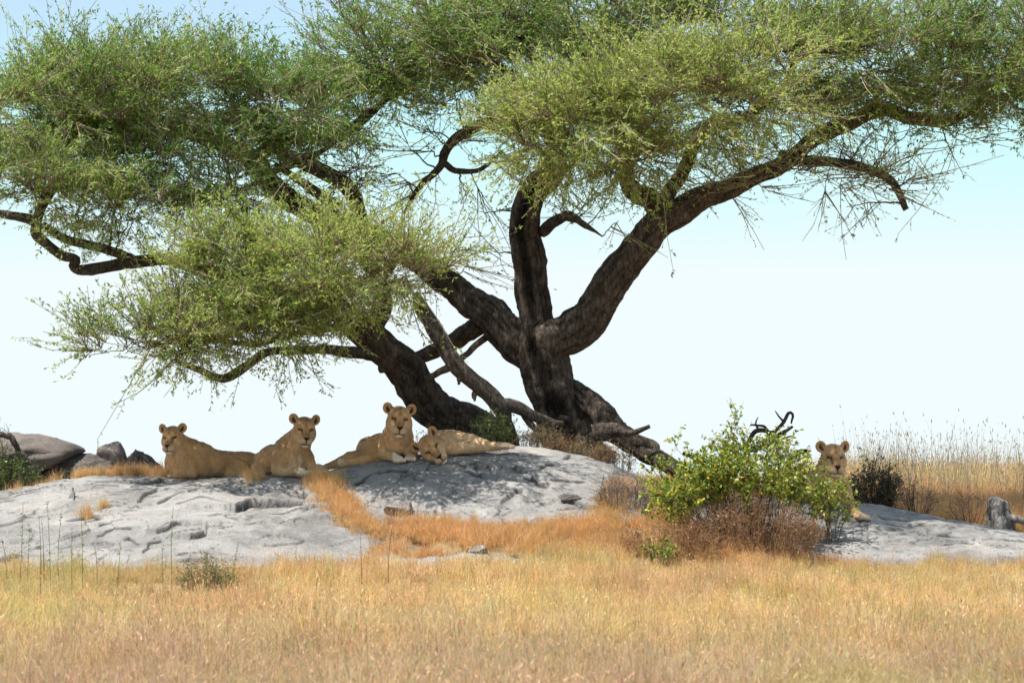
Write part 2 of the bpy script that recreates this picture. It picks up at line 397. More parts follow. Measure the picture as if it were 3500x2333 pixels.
for l, h in [([(60, 620), (120, 590), (180, 570)], .05), ([(640, 550), (700, 560), (780, 575)], .05), ([(0, 805), (130, 775), (240, 720)], .06),
             ([(1060, 665), (1110, 650), (1230, 610)], .05), ([(1290, 875), (1340, 868), (1390, 858), (1392, 820)], .07), ([(820, 925), (880, 895), (940, 930)], .04),
             ([(1215, 1050), (1290, 1030), (1390, 1040)], .07), ([(0, 1040), (80, 1035), (150, 1020)], .06), ([(0, 1088), (170, 1082)], .08), ([(650, 885), (750, 845), (880, 850)], .035),
             ([(670, 825), (750, 800), (830, 790)], .035), ([(840, 740), (900, 720), (970, 735)], .07), ([(920, 660), (1000, 610), (1100, 545)], .06), ([(1780, 915), (1930, 920), (2030, 910)], .05),
             ([(440, 800), (560, 770), (660, 760)], .05), ([(1060, 860), (1150, 835), (1230, 820)], .04), ([(1480, 550), (1560, 545), (1640, 580)], .05), ([(2220, 770), (2290, 778), (2340, 792)], .1),
             ([(1050, 1080), (1200, 1052)], .04), ([(980, 985), (1010, 930), (1060, 900)], .03), ([(880, 520), (960, 530), (1030, 515), (1070, 500)], .06), ([(2500, 850), (2580, 862), (2690, 880)], .11), ([(2700, 915), (2800, 925)], .09),
             ([(1980, 600), (2060, 640), (2130, 660)], .06), ([(260, 950), (400, 900), (470, 880)], .04), ([(1400, 770), (1480, 760), (1600, 775)], .03)]:
    left.trace(A(l), h)
for l, h in [([(915, 200), (1040, 195), (1170, 205)], .05), ([(1060, 182), (1072, 157), (1135, 155), (1140, 180)], .05), ([(1260, 110), (1300, 130), (1340, 145)], .04), ([(1330, 190), (1400, 215), (1480, 215)], .06),
             ([(1260, 230), (1320, 265), (1390, 270)], .06), ([(1275, 450), (1310, 395), (1420, 345)], .09), ([(950, 420), (985, 370), (1000, 340)], .07), ([(380, 280), (460, 240), (600, 200), (720, 190)], .05),
             ([(770, 165), (850, 152), (930, 140)], .05), ([(1660, 395), (1690, 372), (1750, 400), (1850, 430)], .08), ([(870, 290), (920, 285)], .04), ([(1530, 180), (1650, 140), (1720, 115)], .04), ([(1610, 270), (1800, 268)], .03),
             ([(880, 460), (930, 480), (980, 500)], .08), ([(1440, 250), (1560, 290)], .05)]:
    dome.trace(A(l, .5525, 1000, 1500), h)
for l, h in [([(1660, 710), (1760, 705), (1880, 715)], .05), ([(1880, 760), (1990, 755)], .05), ([(1580, 645), (1680, 655)], .04), ([(2190, 770), (2353, 780)], .06), ([(2070, 775), (2090, 765)], .04), ([(1920, 805), (2040, 790)], .04)]:
    right.trace(A(l, .6375, 2000, 1350), h)
ROCKS = [left, dome, right, slab]
left.mesh('granite_outcrop', .017, 'broad pale grey granite slab with curved cracks and ledges, a lizard basking on it')
dome.mesh('granite_outcrop', .0155, 'rounded granite dome with dappled tree shade, the sleeping lioness lying across its top')
right.mesh('granite_outcrop', .022, 'low sloping granite slab running out from under the leafy green bush')
slab.mesh('granite_outcrop', .02, 'small flat granite patch surrounded by dry grass in front of the dome')

YK = np.array([-60, 0, 15, 24, 30, 36.3, 36.8, 37.3, 37.8, 38.2, 39.5, 41, 44, 50, 60, 100, 400, 9000.])
ZM = np.array([.0, .2, .55, .80, .98, 1.22, 1.36, 1.52, 1.68, 1.78, 1.92, 2.08, 2.13, 2.08, 1.85, 1.0, .2, -60])
ZR = np.array([.0, .2, .55, .80, .98, 1.20, 1.27, 1.34, 1.42, 1.48, 1.66, 1.80, 2.00, 2.15, 1.98, 1.0, .2, -60])
def ground0(x, y):
    w = sstep(2.3, 4.2, x * 40 / np.maximum(y, 20))
    z = np.interp(y, YK, ZM) * (1 - w) + np.interp(y, YK, ZR) * w
    q = np.stack([x, y, 0 * x], -1)
    return z + (.05 * fbm(q * .45, 60, 3) + .02 * fbm(q * 1.8, 64, 3)) * sstep(300, 60, np.abs(y))
def ground(x, y):
    z = ground0(x, y)
    for r in ROCKS:
        k = r.inside(x, y)
        if k.any():
            rz, t, px = r.base(x[k], y[k]); zk = z[k]; z[k] = np.where((t < 1) | (rz > zk - .06), np.minimum(zk, rz - .10), zk)
    return z
def surf(x, y):
    """ground or rock height and whether it is rock"""
    x = np.atleast_1d(np.asarray(x, float)); y = np.atleast_1d(np.asarray(y, float))
    z = ground(x, y); isr = np.zeros(x.shape, bool)
    for r in ROCKS:
        k = r.inside(x, y)
        if k.any():
            rz = r.base(x[k], y[k])[0] + r.relief(x[k], y[k])[0]; u = rz > z[k]
            zz = z[k]; zz[u] = rz[u]; z[k] = zz; ii = isr[k]; ii[u] = True; isr[k] = ii
    return z, isr
gx = np.concatenate([-np.geomspace(12, 6000, 40)[::-1], np.arange(-11.8, 12, .25), np.geomspace(12, 6000, 40)])
gy = np.concatenate([np.linspace(-60, 14, 40), np.arange(14.2, 58, .25), np.geomspace(58, 9000, 60)])
GX, GY = np.meshgrid(gx, gy, indexing='ij'); GZ = ground(GX.ravel(), GY.ravel()).reshape(GX.shape)
i = np.arange(len(gx) - 1)[:, None] * len(gy) + np.arange(len(gy) - 1)[None]
ny = len(gy)
gme = mkmesh('ground', np.stack([GX, GY, GZ], -1), np.stack([i, i + ny, i + ny + 1, i + 1], -1).reshape(-1, 4))
tag(link('ground', gme, M['soil']), kind='structure')

# boulders behind the left slab
def boulder(px0, px1, y0, y1, d, seed, label, depth=.7, tint=(1, 1, 1), flat=1.6):
    c = P((px0 + px1) / 2, (y0 + y1) / 2, d); w = (px1 - px0) / 2 / FPX * d; h = (y1 - y0) / 2 / FPX * d
    nu, nv = 52, 32
    u = np.linspace(0, 2 * np.pi, nu, endpoint=False); v = np.linspace(.02, np.pi - .02, nv)
    U, Vv = np.meshgrid(u, v, indexing='ij')
    D = np.stack([np.cos(U) * np.sin(Vv), np.sin(U) * np.sin(Vv), np.cos(Vv)], -1)
    g = np.random.default_rng(seed)
    pl = norm(g.normal(size=(11, 3)) * [1, 1, .7]); off = g.uniform(.5, .9, 11)
    r = np.full(D.shape[:2], 1.15)
    for n_, o_ in zip(pl, off):
        k = D @ n_; r = np.minimum(r, np.where(k > .05, o_ / np.maximum(k, .05), 9))
    r = r * (1 + .10 * fbm(D * 2.5 + seed, seed, 4)) + .03 * fbm(D * 9, seed + 3, 4)
    Vx = D * r[..., None] * [w * 1.42, depth, h * 1.3]
    i = np.arange(nu)[:, None]; j = np.arange(nv - 1)[None]; i2 = (i + 1) % nu
    q = np.stack([i * nv + j, i * nv + j + 1, i2 * nv + j + 1, i2 * nv + j], -1).reshape(-1, 4)
    col = np.broadcast_to(np.array(tint, float), (nu * nv, 3))
    z0 = c - [0, 0, h]
    me = mkmesh('boulder', Vx.reshape(-1, 3) + [0, 0, h], q, None, col)
    return tag(link('boulder', me, M['granite'], None, z0), label, 'rock')
boulder(-90, 200, 1512, 1640, 41.9, 5, 'largest weathered boulder beside the leafy shrub, pale top over dark front', .8, (.55, .49, .46))
boulder(180, 246, 1548, 1612, 42.6, 6, 'small dark boulder wedged behind the largest boulder', .35, (.3, .28, .27))
boulder(196, 360, 1563, 1655, 41.6, 9, 'long low dark boulder with pale flat top', .45, (.42, .39, .37))
boulder(345, 455, 1540, 1640, 41.9, 12, 'pinkish boulder with dry grass growing in front of it', .4, (.75, .65, .6))
boulder(440, 540, 1545, 1640, 41.8, 14, 'dark sided boulder next to the lioness that looks away from the others', .4, (.4, .37, .36))
# loose stones
def stone(px, py, wpx, hpx, seed, label, tint=(1.15, 1.1, 1.06), rock=None, d=None):
    if d is None:
        ds = np.linspace(36.3, 41, 400); x = (px - 1750) / FPX * ds; z = surf(x, ds)[0]
        i = int(np.argmin(np.abs(z - P(np.full(400, px), np.full(400, py), ds)[:, 2]))); d = ds[i]
    return boulder(px - wpx / 2, px + wpx / 2, py - hpx * .8, py + hpx * .2, d, seed, label, wpx / 2 / 300, tint)
stone(1345, 1752, 60, 34, 31, 'round grey stone lying at the foot of the dome in orange grass')
stone(1395, 1750, 36, 36, 32, 'small upright stone at the foot of the dome', (.95, .9, .88))
stone(1945, 1712, 54, 26, 33, 'dark angular flake of rock on the sunlit side of the dome', (.5, .47, .46))
stone(1640, 1884, 60, 24, 35, 'flat pale stone at the back edge of the small granite patch', (.85, .82, .8))
stone(1818, 1962, 70, 24, 36, 'low pale stone half sunk in grass beside the small granite patch', (1.1, 1.05, 1.0), d=36.3)
# ------------------------------------------------------------------ lionesses: one smooth skin each, grown from a signed distance field
def Rx(a): c, s = math.cos(a), math.sin(a); return np.array([[1, 0, 0], [0, c, -s], [0, s, c]])
def Ry(a): c, s = math.cos(a), math.sin(a); return np.array([[c, 0, s], [0, 1, 0], [-s, 0, c]])
def Rz(a): c, s = math.cos(a), math.sin(a); return np.array([[c, -s, 0], [s, c, 0], [0, 0, 1]])
TAWNY = np.array([.48, .275, .122]); PALE = np.array([.55, .37, .205]); WHITE = np.array([.62, .52, .40]); DARKT = np.array([.28, .15, .065])
def cone(a, b, ra, rb, k=.05, col=None): return ('c', np.array(a, float), np.array(b, float), ra, rb, k, col)
def ell(c, r, Rm=None, k=.05, col=None, sub=False): return ('e', np.array(c, float), np.array(r, float), np.eye(3) if Rm is None else Rm, k, col, sub)
def paw(c, ang, s=1.0, Rm=None, toe=WHITE):
    """broad paw with four toes"""
    Rm = Rz(ang) if Rm is None else Rm; c = np.array(c, float); col = PALE if toe is WHITE else TAWNY
    out = [ell(c, np.array([.058, .07, .042]) * s, Rm, .03, col)]
    for k, x in enumerate((-.045, -.016, .016, .045)):
        out.append(ell(c + Rm @ (np.array([x, -.062 - (.012 if k in (1, 2) else 0), -.008]) * s), np.array([.0175, .034, .026]) * s, Rm, .006, toe))
    return out
def head_prims(C, Rm, s, wide=1.0):
    o = []
    def E(c, r, k, col=None, Rl=None, sub=False):
        c = np.array(c) * [wide, 1, 1]
        o.append(ell(C + Rm @ (c * s), np.array(r) * s, Rm if Rl is None else Rm @ Rl, k * s, col, sub))
    def K(a, b, ra, rb, k, col=None): o.append(cone(C + Rm @ (np.array(a) * s), C + Rm @ (np.array(b) * s), ra * s, rb * s, k * s, col))
    E((0, .03, .045), (.118, .13, .10), .05)
    E((0, -.05, .045), (.092, .085, .082), .04)
    for x in (-1, 1): E((x * .072, .0, -.055), (.072, .10, .092), .05)
    E((0, -.06, -.12), (.082, .11, .072), .05)
    K((0, -.085, .005), (0, -.195, -.08), .047, .04, .035)
    for x in (-1, 1):
        E((x * .036, -.172, -.135), (.044, .058, .043), .02)
        E((x * .055, -.098, .035), (.04, .035, .022), .03)
    E((0, -.205, -.098), (.04, .024, .022), .015)
    E((0, -.152, -.19), (.045, .052, .03), .02)
    for x in (-1, 1):
        E((x * .066, -.142, -.002), (.026, .018, .012), .012, None, Ry(x * -.25), True)
        Rl = Rz(x * .35) @ Ry(x * .42)
        ec = np.array([x * .132, .03, .112])
        E(ec, (.060, .026, .066), .022, None, Rl)
        E(ec + Rl @ np.array([0, -.030, .002]), (.043, .03, .049), .008, None, Rl, True)
    return o
def sdf_prim(p, pr):
    if pr[0] == 'c':
        _, a, b, ra, rb = pr[:5]; ab = b - a
        t = np.clip(((p - a) @ ab) / (ab @ ab + 1e-12), 0, 1)
        return np.linalg.norm(p - a - t[..., None] * ab, axis=-1) - (ra + (rb - ra) * t)
    _, c, r, Rm = pr[:4]; q = (p - c) @ Rm
    k0 = np.linalg.norm(q / r, axis=-1); k1 = np.linalg.norm(q / (r * r), axis=-1)
    return k0 * (k0 - 1) / np.maximum(k1, 1e-9)
def prim_box(pr, m):
    if pr[0] == 'c': R_ = max(pr[3], pr[4]); lo = np.minimum(pr[1], pr[2]) - R_; hi = np.maximum(pr[1], pr[2]) + R_
    else: R_ = pr[2].max(); lo = pr[1] - R_; hi = pr[1] + R_
    return lo - m, hi + m
def sdf_mesh(prims, fine_c=None, fine_r=.0, fine=.0055, coarse=.0155):
    B = [prim_box(p, .03) for p in prims]; lo = np.min([b[0] for b in B], 0); hi = np.max([b[1] for b in B], 0)
    ax = []
    for k in range(3):
        if fine_c is None: ax.append(np.arange(lo[k], hi[k] + coarse, coarse)); continue
        a, b = fine_c[k] - fine_r, fine_c[k] + fine_r; a = max(a, lo[k]); b = min(b, hi[k])
        g = [np.arange(a, b, fine)]
        if a > lo[k]: g.insert(0, np.arange(a - coarse, lo[k] - coarse, -coarse)[::-1])
        if b < hi[k]: g.append(np.arange(b, hi[k] + coarse, coarse))
        g = np.concatenate(g); ax.append(g[np.concatenate([[True], np.diff(g) > 1e-4])])
    D = np.full([len(a) for a in ax], .2, np.float32)
    for pr in prims:
        sub = pr[0] == 'e' and pr[6]; k = pr[5] if pr[0] == 'c' else pr[4]
        l, h = prim_box(pr, max(k, .02) + .02)
        sl = tuple(slice(np.searchsorted(ax[i], l[i]), np.searchsorted(ax[i], h[i])) for i in range(3))
        g = np.stack(np.meshgrid(*[ax[i][sl[i]] for i in range(3)], indexing='ij'), -1)
        d = sdf_prim(g, pr); c = D[sl]
        if sub:
            hh = np.maximum(k - np.abs(c + d), 0) / k; D[sl] = np.maximum(c, -d) + hh * hh * k * .25
        else:
            hh = np.maximum(k - np.abs(c - d), 0) / k; D[sl] = np.minimum(c, d) - hh * hh * k * .25
    # surface nets
    s = D < 0; nx, ny_, nz = D.shape
    cs = np.zeros((nx - 1, ny_ - 1, nz - 1), np.int8)
    for a in (0, 1):
        for b in (0, 1):
            for c in (0, 1): cs += s[a:nx - 1 + a, b:ny_ - 1 + b, c:nz - 1 + c]
    act = (cs > 0) & (cs < 8); idx = np.full(act.shape, -1, np.int64); I = np.argwhere(act); idx[act] = np.arange(len(I))
    G = [np.asarray(a) for a in ax]; acc = np.zeros((len(I), 3)); cnt = np.zeros(len(I))
    corners = [(a, b, c) for a in (0, 1) for b in (0, 1) for c in (0, 1)]
    for c0 in corners:
        for k in range(3):
            if c0[k]: continue
            c1 = list(c0); c1[k] = 1
            i0 = I + c0; i1 = I + c1
            d0 = D[i0[:, 0], i0[:, 1], i0[:, 2]]; d1 = D[i1[:, 0], i1[:, 1], i1[:, 2]]
            m = (d0 < 0) != (d1 < 0); t = np.where(m, d0 / np.where(m, d0 - d1, 1), 0)
            p0 = np.stack([G[q][i0[:, q]] for q in range(3)], -1); p1 = np.stack([G[q][i1[:, q]] for q in range(3)], -1)
            acc += np.where(m[:, None], p0 + (p1 - p0) * t[:, None], 0); cnt += m
    V = acc / cnt[:, None]; Q = []
    for k in range(3):
        a, b = [(1, 2), (2, 0), (0, 1)][k]
        sl0 = [slice(None)] * 3; sl1 = [slice(None)] * 3; sl0[k] = slice(0, -1); sl1[k] = slice(1, None)
        s0 = s[tuple(sl0)]; s1 = s[tuple(sl1)]
        E_ = np.argwhere(s0 != s1); E_ = E_[(E_[:, a] > 0) & (E_[:, b] > 0) & (E_[:, a] < D.shape[a] - 1) & (E_[:, b] < D.shape[b] - 1)]
        fl = s0[E_[:, 0], E_[:, 1], E_[:, 2]]
        def cell(da, db):
            e = E_.copy(); e[:, a] += da; e[:, b] += db; return idx[e[:, 0], e[:, 1], e[:, 2]]
        q = np.stack([cell(-1, -1), cell(0, -1), cell(0, 0), cell(-1, 0)], -1)
        q[~fl] = q[~fl][:, ::-1]; Q.append(q)
    Q = np.concatenate(Q); Q = Q[(Q >= 0).all(1)]
    # relax a little
    for _ in range(2):
        acc = np.zeros_like(V); cnt = np.zeros(len(V))
        for k in range(4):
            np.add.at(acc, Q[:, k], V[Q[:, (k + 1) % 4]]); np.add.at(cnt, Q[:, k], 1)
        V = V * .5 + .5 * acc / np.maximum(cnt, 1)[:, None]
    return V, Q
def face_paint(h, col):
    x, y, z = h[:, 0], h[:, 1], h[:, 2]; ax_ = np.abs(x); C = col.copy()
    def put(mask, c): C[:] = C * (1 - mask[:, None]) + np.asarray(c) * mask[:, None]
    near = sstep(.30, .20, np.linalg.norm(h - [0, -.05, -.02], axis=1))
    front = sstep(-.02, -.07, y)
    g = lambda cx, cy, cz, r, f=.5: sstep(r, r * f, np.sqrt((ax_ - cx) ** 2 + (y - cy) ** 2 + (z - cz) ** 2))
    put(.7 * near * front * sstep(.02, .06, ax_) * sstep(-.02, -.08, z), PALE)              # cheeks
    put(.5 * near * sstep(.06, .11, z) * sstep(.09, .05, ax_), DARKT)                          # crown
    put(.75 * front * sstep(.040, .022, ax_) * sstep(-.10, -.075, z) * sstep(.0, -.05, z) * sstep(-.1, -.14, y), DARKT * .85)  # bridge
    put(.6 * g(.042, -.19, -.142, .055, .3), WHITE)                                          # whisker pads
    put(.8 * front * sstep(-.168, -.185, z) * sstep(-.08, -.12, y) * sstep(.075, .045, ax_), WHITE * 1.1)  # chin
    put(.8 * g(.046, -.12, .045, .026), PALE * 1.1)                                            # brow spots
    put(.75 * g(.075, -.115, -.03, .028), PALE * 1.2)                                          # under the eyes
    put(.6 * front * sstep(.016, .003, ax_ + .006 * np.sin(z * 90)) * sstep(.02, .06, z) * sstep(.16, .11, z), DARKT * .5)  # forehead stripe
    tear = sstep(.013, .006, np.abs(ax_ - (.048 + .25 * (z + .02)))) * sstep(-.085, -.06, z) * sstep(.005, -.01, z) * front
    put(.55 * tear, (.08, .045, .025))
    ex = ax_ - .066; ez = z - .0 - .22 * ex
    put(sstep(1.0, .7, np.sqrt((ex / .033) ** 2 + (ez / .0175) ** 2)) * front, (.022, .014, .01))   # eye rims
    nz_ = -.082 - z; tri = .039 - .85 * np.maximum(nz_ - .006, 0)
    put(sstep(0, .004, tri - ax_) * sstep(-.004, .0, nz_) * sstep(.048, .043, nz_) * sstep(-.17, -.185, y), (.022, .014, .013))  # nose leather
    put(.9 * sstep(.008, .004, ax_) * sstep(-.172, -.165, z) * sstep(-.118, -.126, z) * sstep(-.15, -.18, y), (.02, .013, .01))
    ml = -.168 - .10 * ax_ + 2.2 * ax_ ** 2 * 0
    put(.95 * sstep(.0075, .003, np.abs(z - ml)) * sstep(.07, .055, ax_) * sstep(-.09, -.12, y), (.02, .013, .01))  # mouth
    # ears: dark cup, warm rim
    for sx in (-1, 1):
        Rl = Rz(sx * .35) @ Ry(sx * .42); q = (h - np.array([sx * .132, .03, .112])) @ Rl
        e = np.sqrt((q[:, 0] / .062) ** 2 + (q[:, 2] / .068) ** 2); on = (e < 1.12) & (np.abs(q[:, 1]) < .05) & (z > .03)
        put(.9 * on * sstep(.012, .02, q[:, 1]) * sstep(.9, .5, e), (.03, .02, .015))
        put(.6 * on * sstep(.0, -.004, q[:, 1]) * sstep(.95, .8, e), TAWNY * np.array([1.0, .9, .8]))
        put(.95 * on * sstep(.010, .004, q[:, 1]) * sstep(.78, .55, np.sqrt(((q[:, 0] + sx * .012) / .055) ** 2 + ((q[:, 2] + .012) / .06) ** 2)), (.035, .022, .014))
        put(.8 * on * sstep(.010, .004, q[:, 1]) * sstep(.018, .010, np.abs(q[:, 0] + sx * .026 - .25 * q[:, 2] * sx)) * sstep(.035, .01, q[:, 2]), PALE * .9)
    return C
def settle(o, contacts, rk):
    """lower or lift a thing so that its contact points (local x, y, z) rest on the rock"""
    c = np.array(contacts, float); z = rk.zfull(o[0] + c[:, 0], o[1] + c[:, 1]) - c[:, 2]
    dz = np.median(z) - .012 - o[2]
    return np.array([o[0], o[1], o[2] + dz])
def lioness(origin, prims, C, Rm, s, label, wide=1.0, tone=1.0, seed=0):
    C = np.array(C, float); hp = head_prims(C, Rm, s, wide); allp = prims + hp
    V, Q = sdf_mesh(allp, C + Rm @ np.array([0, -.03, -.01]), .25 * s)
    W = np.zeros(len(V)); A_ = np.zeros((len(V), 3))
    for pr in allp:
        sub = pr[0] == 'e' and pr[6]
        if sub: continue
        c = pr[6] if pr[0] == 'c' else pr[5]
        c = TAWNY if c is None else c
        w = np.exp(-np.maximum(sdf_prim(V, pr), 0) / (.012 if c[0] > .6 else .03)); W += w; A_ += w[:, None] * c
    col = A_ / np.maximum(W, 1e-9)[:, None]
    nrm = np.zeros_like(V); fn = np.cross(V[Q[:, 2]] - V[Q[:, 0]], V[Q[:, 3]] - V[Q[:, 1]])
    for k in range(4): np.add.at(nrm, Q[:, k], fn)
    nrm = norm(nrm)
    lowm = sstep(-.05, -.6, nrm[:, 2])[:, None]; col = col * (1 - .55 * lowm) + PALE * .55 * lowm
    topm = sstep(.5, .95, nrm[:, 2])[:, None]; col = col * (1 - .55 * topm) + DARKT * .55 * topm
    hd = sstep(.22, .30, np.linalg.norm(V - C, axis=1) / s)
    V = V + nrm * (hd * (.006 * fbm(V * [9, 9, 5] + seed, 210 + seed, 3) + .004 * fbm(V * 22 + seed, 215, 2)))[:, None]
    nz = fbm(V * 5 + seed, 200 + seed, 3)[:, None]; col = col * (1 + .18 * nz)
    st = vnoise(V * [55, 55, 16] + seed, 230)[:, None]; col = col * (1 + .11 * st)
    h = ((V - C) @ Rm) / s / np.array([wide, 1, 1]); col = face_paint(h, col) * tone
    root = empty('lioness', origin, label, 'lion', 'lionesses resting on the rocks')
    link('body', mkmesh('body', V, Q, None, col), M['fur'], root)
    for x in (-1, 1):
        u, v = np.meshgrid(np.linspace(0, 2 * np.pi, 13)[:-1], np.linspace(.05, np.pi - .05, 8), indexing='ij')
        S = np.stack([np.cos(u) * np.sin(v), np.sin(u) * np.sin(v), np.cos(v)], -1).reshape(-1, 3) * [.0165, .014, .0115] * s
        i = np.arange(12)[:, None]; j = np.arange(7)[None]; i2 = (i + 1) % 12
        q = np.stack([i * 8 + j, i * 8 + j + 1, i2 * 8 + j + 1, i2 * 8 + j], -1).reshape(-1, 4)
        c = np.array([x * .064 * wide, -.124, -.001]) * s
        link('eye', mkmesh('eye', (S @ Ry(x * -.22).T + c) @ Rm.T + C, q), M['eye'], root)
    return root
def face(yaw, pitch, roll): return Rz(math.radians(yaw)) @ Rx(math.radians(pitch)) @ Ry(math.radians(roll))
TR = TAWNY * np.array([1.05, .97, .9])
# 1: lying side on, looking out past its shoulder
o1 = P(720, 1632, 40.35)
L1 = [ell((-.36, .0, .17), (.17, .15, .19), None, .08), ell((-.19, .05, .18), (.21, .16, .205), None, .09), cone((-.1, .08, .17), (.3, .3, .15), .178, .15, .08),
      ell((.40, .36, .15), (.19, .17, .155), None, .08), cone((-.30, .02, .25), (-.405, -.01, .42), .155, .108, .09),
      cone((-.12, .06, .27), (-.36, .03, .40), .13, .095, .09),
      ell((.30, .13, .09), (.17, .075, .125), Ry(.35), .03), cone((.2, .09, .03), (.38, .08, .03), .055, .05, .03),
      cone((-.24, -.10, .16), (-.20, -.13, .06), .085, .07, .05), cone((-.22, -.13, .055), (-.38, -.11, .04), .06, .05, .04),
      cone((-.36, .1, .08), (-.55, .08, .045), .06, .045, .04),
      cone((.55, .45, .1), (.75, .75, .03), .04, .02, .03), cone((.75, .75, .03), (.85, .9, .02), .02, .018, .02)]
L1 += paw((-.42, -.08, .03), -1.2, .9, None, TAWNY) + paw((-.58, .10, .03), -1.3, .9, None, TAWNY)
lioness(settle(o1, [(-.36, 0, 0), (-.15, 0, 0), (.1, .12, 0), (.3, .1, 0)], left), L1, (-.435, -.09, .468), face(-13, 4, -2), .9, 'lioness lying side on beside the boulders, turning her head back over her shoulder', seed=1)
# 2: facing right, forelegs crossed in front
o2 = P(960, 1627, 40.1)
L2 = [ell((-.19, .5, .15), (.16, .24, .17), Rz(-.5), .09), ell((-.10, .27, .185), (.185, .25, .195), Rz(-.4), .09), ell((.10, .06, .22), (.185, .18, .21), None, .09),
      ell((.19, -.05, .2), (.15, .13, .19), None, .08), cone((.08, .08, .33), (.235, -.02, .50), .15, .115, .09), cone((.2, -.07, .3), (.27, -.09, .47), .12, .10, .08, TR),
      ell((-.30, .24, .085), (.075, .13, .09), None, .04), cone((-.32, .18, .03), (-.2, -.0, .03), .05, .045, .03),
      cone((.0, -.06, .26), (-.03, -.13, .09), .10, .07, .05), cone((-.03, -.14, .065), (.26, -.22, .055), .062, .05, .03, PALE),
      cone((.29, -.02, .22), (.345, -.06, .12), .09, .065, .05), cone((.35, -.07, .1), (.44, -.14, .07), .055, .045, .03),
      ell((.17, -.15, .17), (.085, .05, .11), None, .04, PALE * .9)]
L2 += paw((.36, -.24, .05), 1.25) + paw((.49, -.17, .07), 1.0, .9)
lioness(settle(o2, [(-.25, .3, 0), (0, .1, 0), (.2, -.15, 0), (.0, -.14, 0)], left), L2, (.275, -.13, .553), face(12, 6, 3), .96, 'lioness sitting up with one foreleg folded flat across her chest, dappled flank', seed=2)
# 3: chest to the camera, hind legs stretched to the side
o3 = P(1350, 1588, 39.95)
L3 = [ell((.045, .03, .235), (.165, .15, .155), None, .08), ell((-.0, .17, .21), (.18, .19, .19), None, .09), ell((-.16, .38, .17), (.18, .27, .185), Rz(-.45), .09),
      ell((-.30, .62, .15), (.17, .2, .17), None, .08), cone((.03, .08, .34), (.05, .0, .46), .16, .135, .09, TR), cone((.05, -.06, .28), (.055, -.06, .43), .13, .115, .08, TR),
      cone((-.28, .42, .11), (-.52, .34, .06), .12, .075, .06), cone((-.52, .34, .06), (-.80, .22, -.045), .07, .042, .04), 
      cone((-.2, .16, .06), (-.50, .02, .005), .085, .05, .05), cone((-.50, .02, .005), (-.60, .0, .0), .048, .045, .03),
      cone((-.10, .0, .23), (-.12, -.10, .115), .095, .068, .05), cone((-.12, -.11, .11), (.01, -.31, .065), .062, .05, .04),
      cone((.17, -.02, .17), (.19, -.1, .1), .09, .068, .05), cone((.19, -.1, .09), (.19, -.27, .07), .062, .052, .04),
      ell((.05, -.10, .2), (.08, .045, .10), None, .04, PALE * .95)]
L3 += paw((.045, -.35, .04), .35, 1.15) + paw((.19, -.33, .055), -.05, 1.1)
L3 += [ell((-.625, -.01, .005), (.035, .055, .06), None, .02, WHITE), ell((-.87, .18, -.05), (.05, .05, .045), None, .03, WHITE), ell((-.90, .15, -.03), (.03, .03, .03), None, .02, WHITE)]
lioness(settle(o3, [(.045, -.35, 0), (.19, -.33, .01), (-.16, .3, 0), (-.55, .02, -.05), (-.8, .2, -.09)], dome), L3, (.05, -.11, .505), face(6, 2, 4), 1.02, 'lioness upright on the dome with both white forepaws out, hind legs stretched sideways', tone=1.04, seed=3)
# 4: asleep on her side
o4 = P(1503, 1553, 39.72)
L4 = [ell((.06, .32, .115), (.20, .30, .165), Rz(-.25), .09, PALE * .8), ell((.0, .12, .10), (.165, .17, .15), None, .08), ell((.12, .6, .10), (.2, .3, .16), None, .08),
      ell((.1, .08, .13), (.15, .13, .12), None, .07, PALE * .9), cone((-.02, .08, .11), (-.08, .0, .10), .135, .11, .07),
      cone((.14, .12, .19), (.36, .06, .15), .09, .07, .05, PALE * .85), cone((.36, .06, .15), (.60, .0, .10), .068, .046, .03, PALE * .85),
      cone((.10, .0, .08), (.36, -.04, .075), .09, .062, .05, PALE * .85), cone((.36, -.04, .075), (.68, .03, .085), .06, .044, .03, PALE * .9)]
L4 += paw((.655, -.01, .10), 1.45, .95) + paw((.755, .045, .095), 1.5, .95)
lioness(settle(o4, [(-.1, -.1, -.03), (.06, .1, -.03), (.1, .3, -.04), (.4, 0, .01)], dome), L4, (-.10, -.115, .082), face(10, 10, -43), 1.0, 'pale lioness asleep on her side with her cheek on the rock', tone=1.08, seed=4)
# 5: behind the bush
o5 = P(2840, 1737, 38.9)
L5 = [ell((-.02, .03, .25), (.175, .16, .22), None, .08), ell((-.07, .2, .27), (.20, .2, .21), None, .09), ell((-.2, .5, .23), (.2, .28, .21), Rz(.35), .09), ell((-.34, .85, .19), (.2, .22, .19), None, .08),
      cone((-.02, .06, .40), (.005, -.01, .53), .165, .135, .09), cone((.0, -.07, .34), (.015, -.07, .49), .13, .11, .08),
      cone((.13, -.0, .25), (.17, -.12, .12), .10, .068, .05), cone((.17, -.13, .11), (.27, -.30, -.05), .062, .05, .04),
      cone((-.13, -.0, .23), (-.14, -.12, .12), .10, .07, .05), cone((-.14, -.13, .11), (-.08, -.3, -.04), .062, .05, .04),
      cone((-.42, .95, .1), (-.7, 1.1, .05), .04, .02, .03), ell((-.28, .45, .09), (.1, .16, .11), None, .04), ell((.0, -.11, .18), (.08, .045, .13), None, .04, PALE)]
L5 += paw((.295, -.36, -.065), .4, 1.1) + paw((-.06, -.37, -.055), .2, 1.05)
lioness(settle(o5, [(.29, -.36, -.10), (-.06, -.36, -.10), (-.05, .1, .03), (-.2, .5, .06)], right), L5, (.018, -.12, .59), face(7, 3, 0), 1.02, 'lioness staring out above the leafy green bush, apart from the others', seed=5)

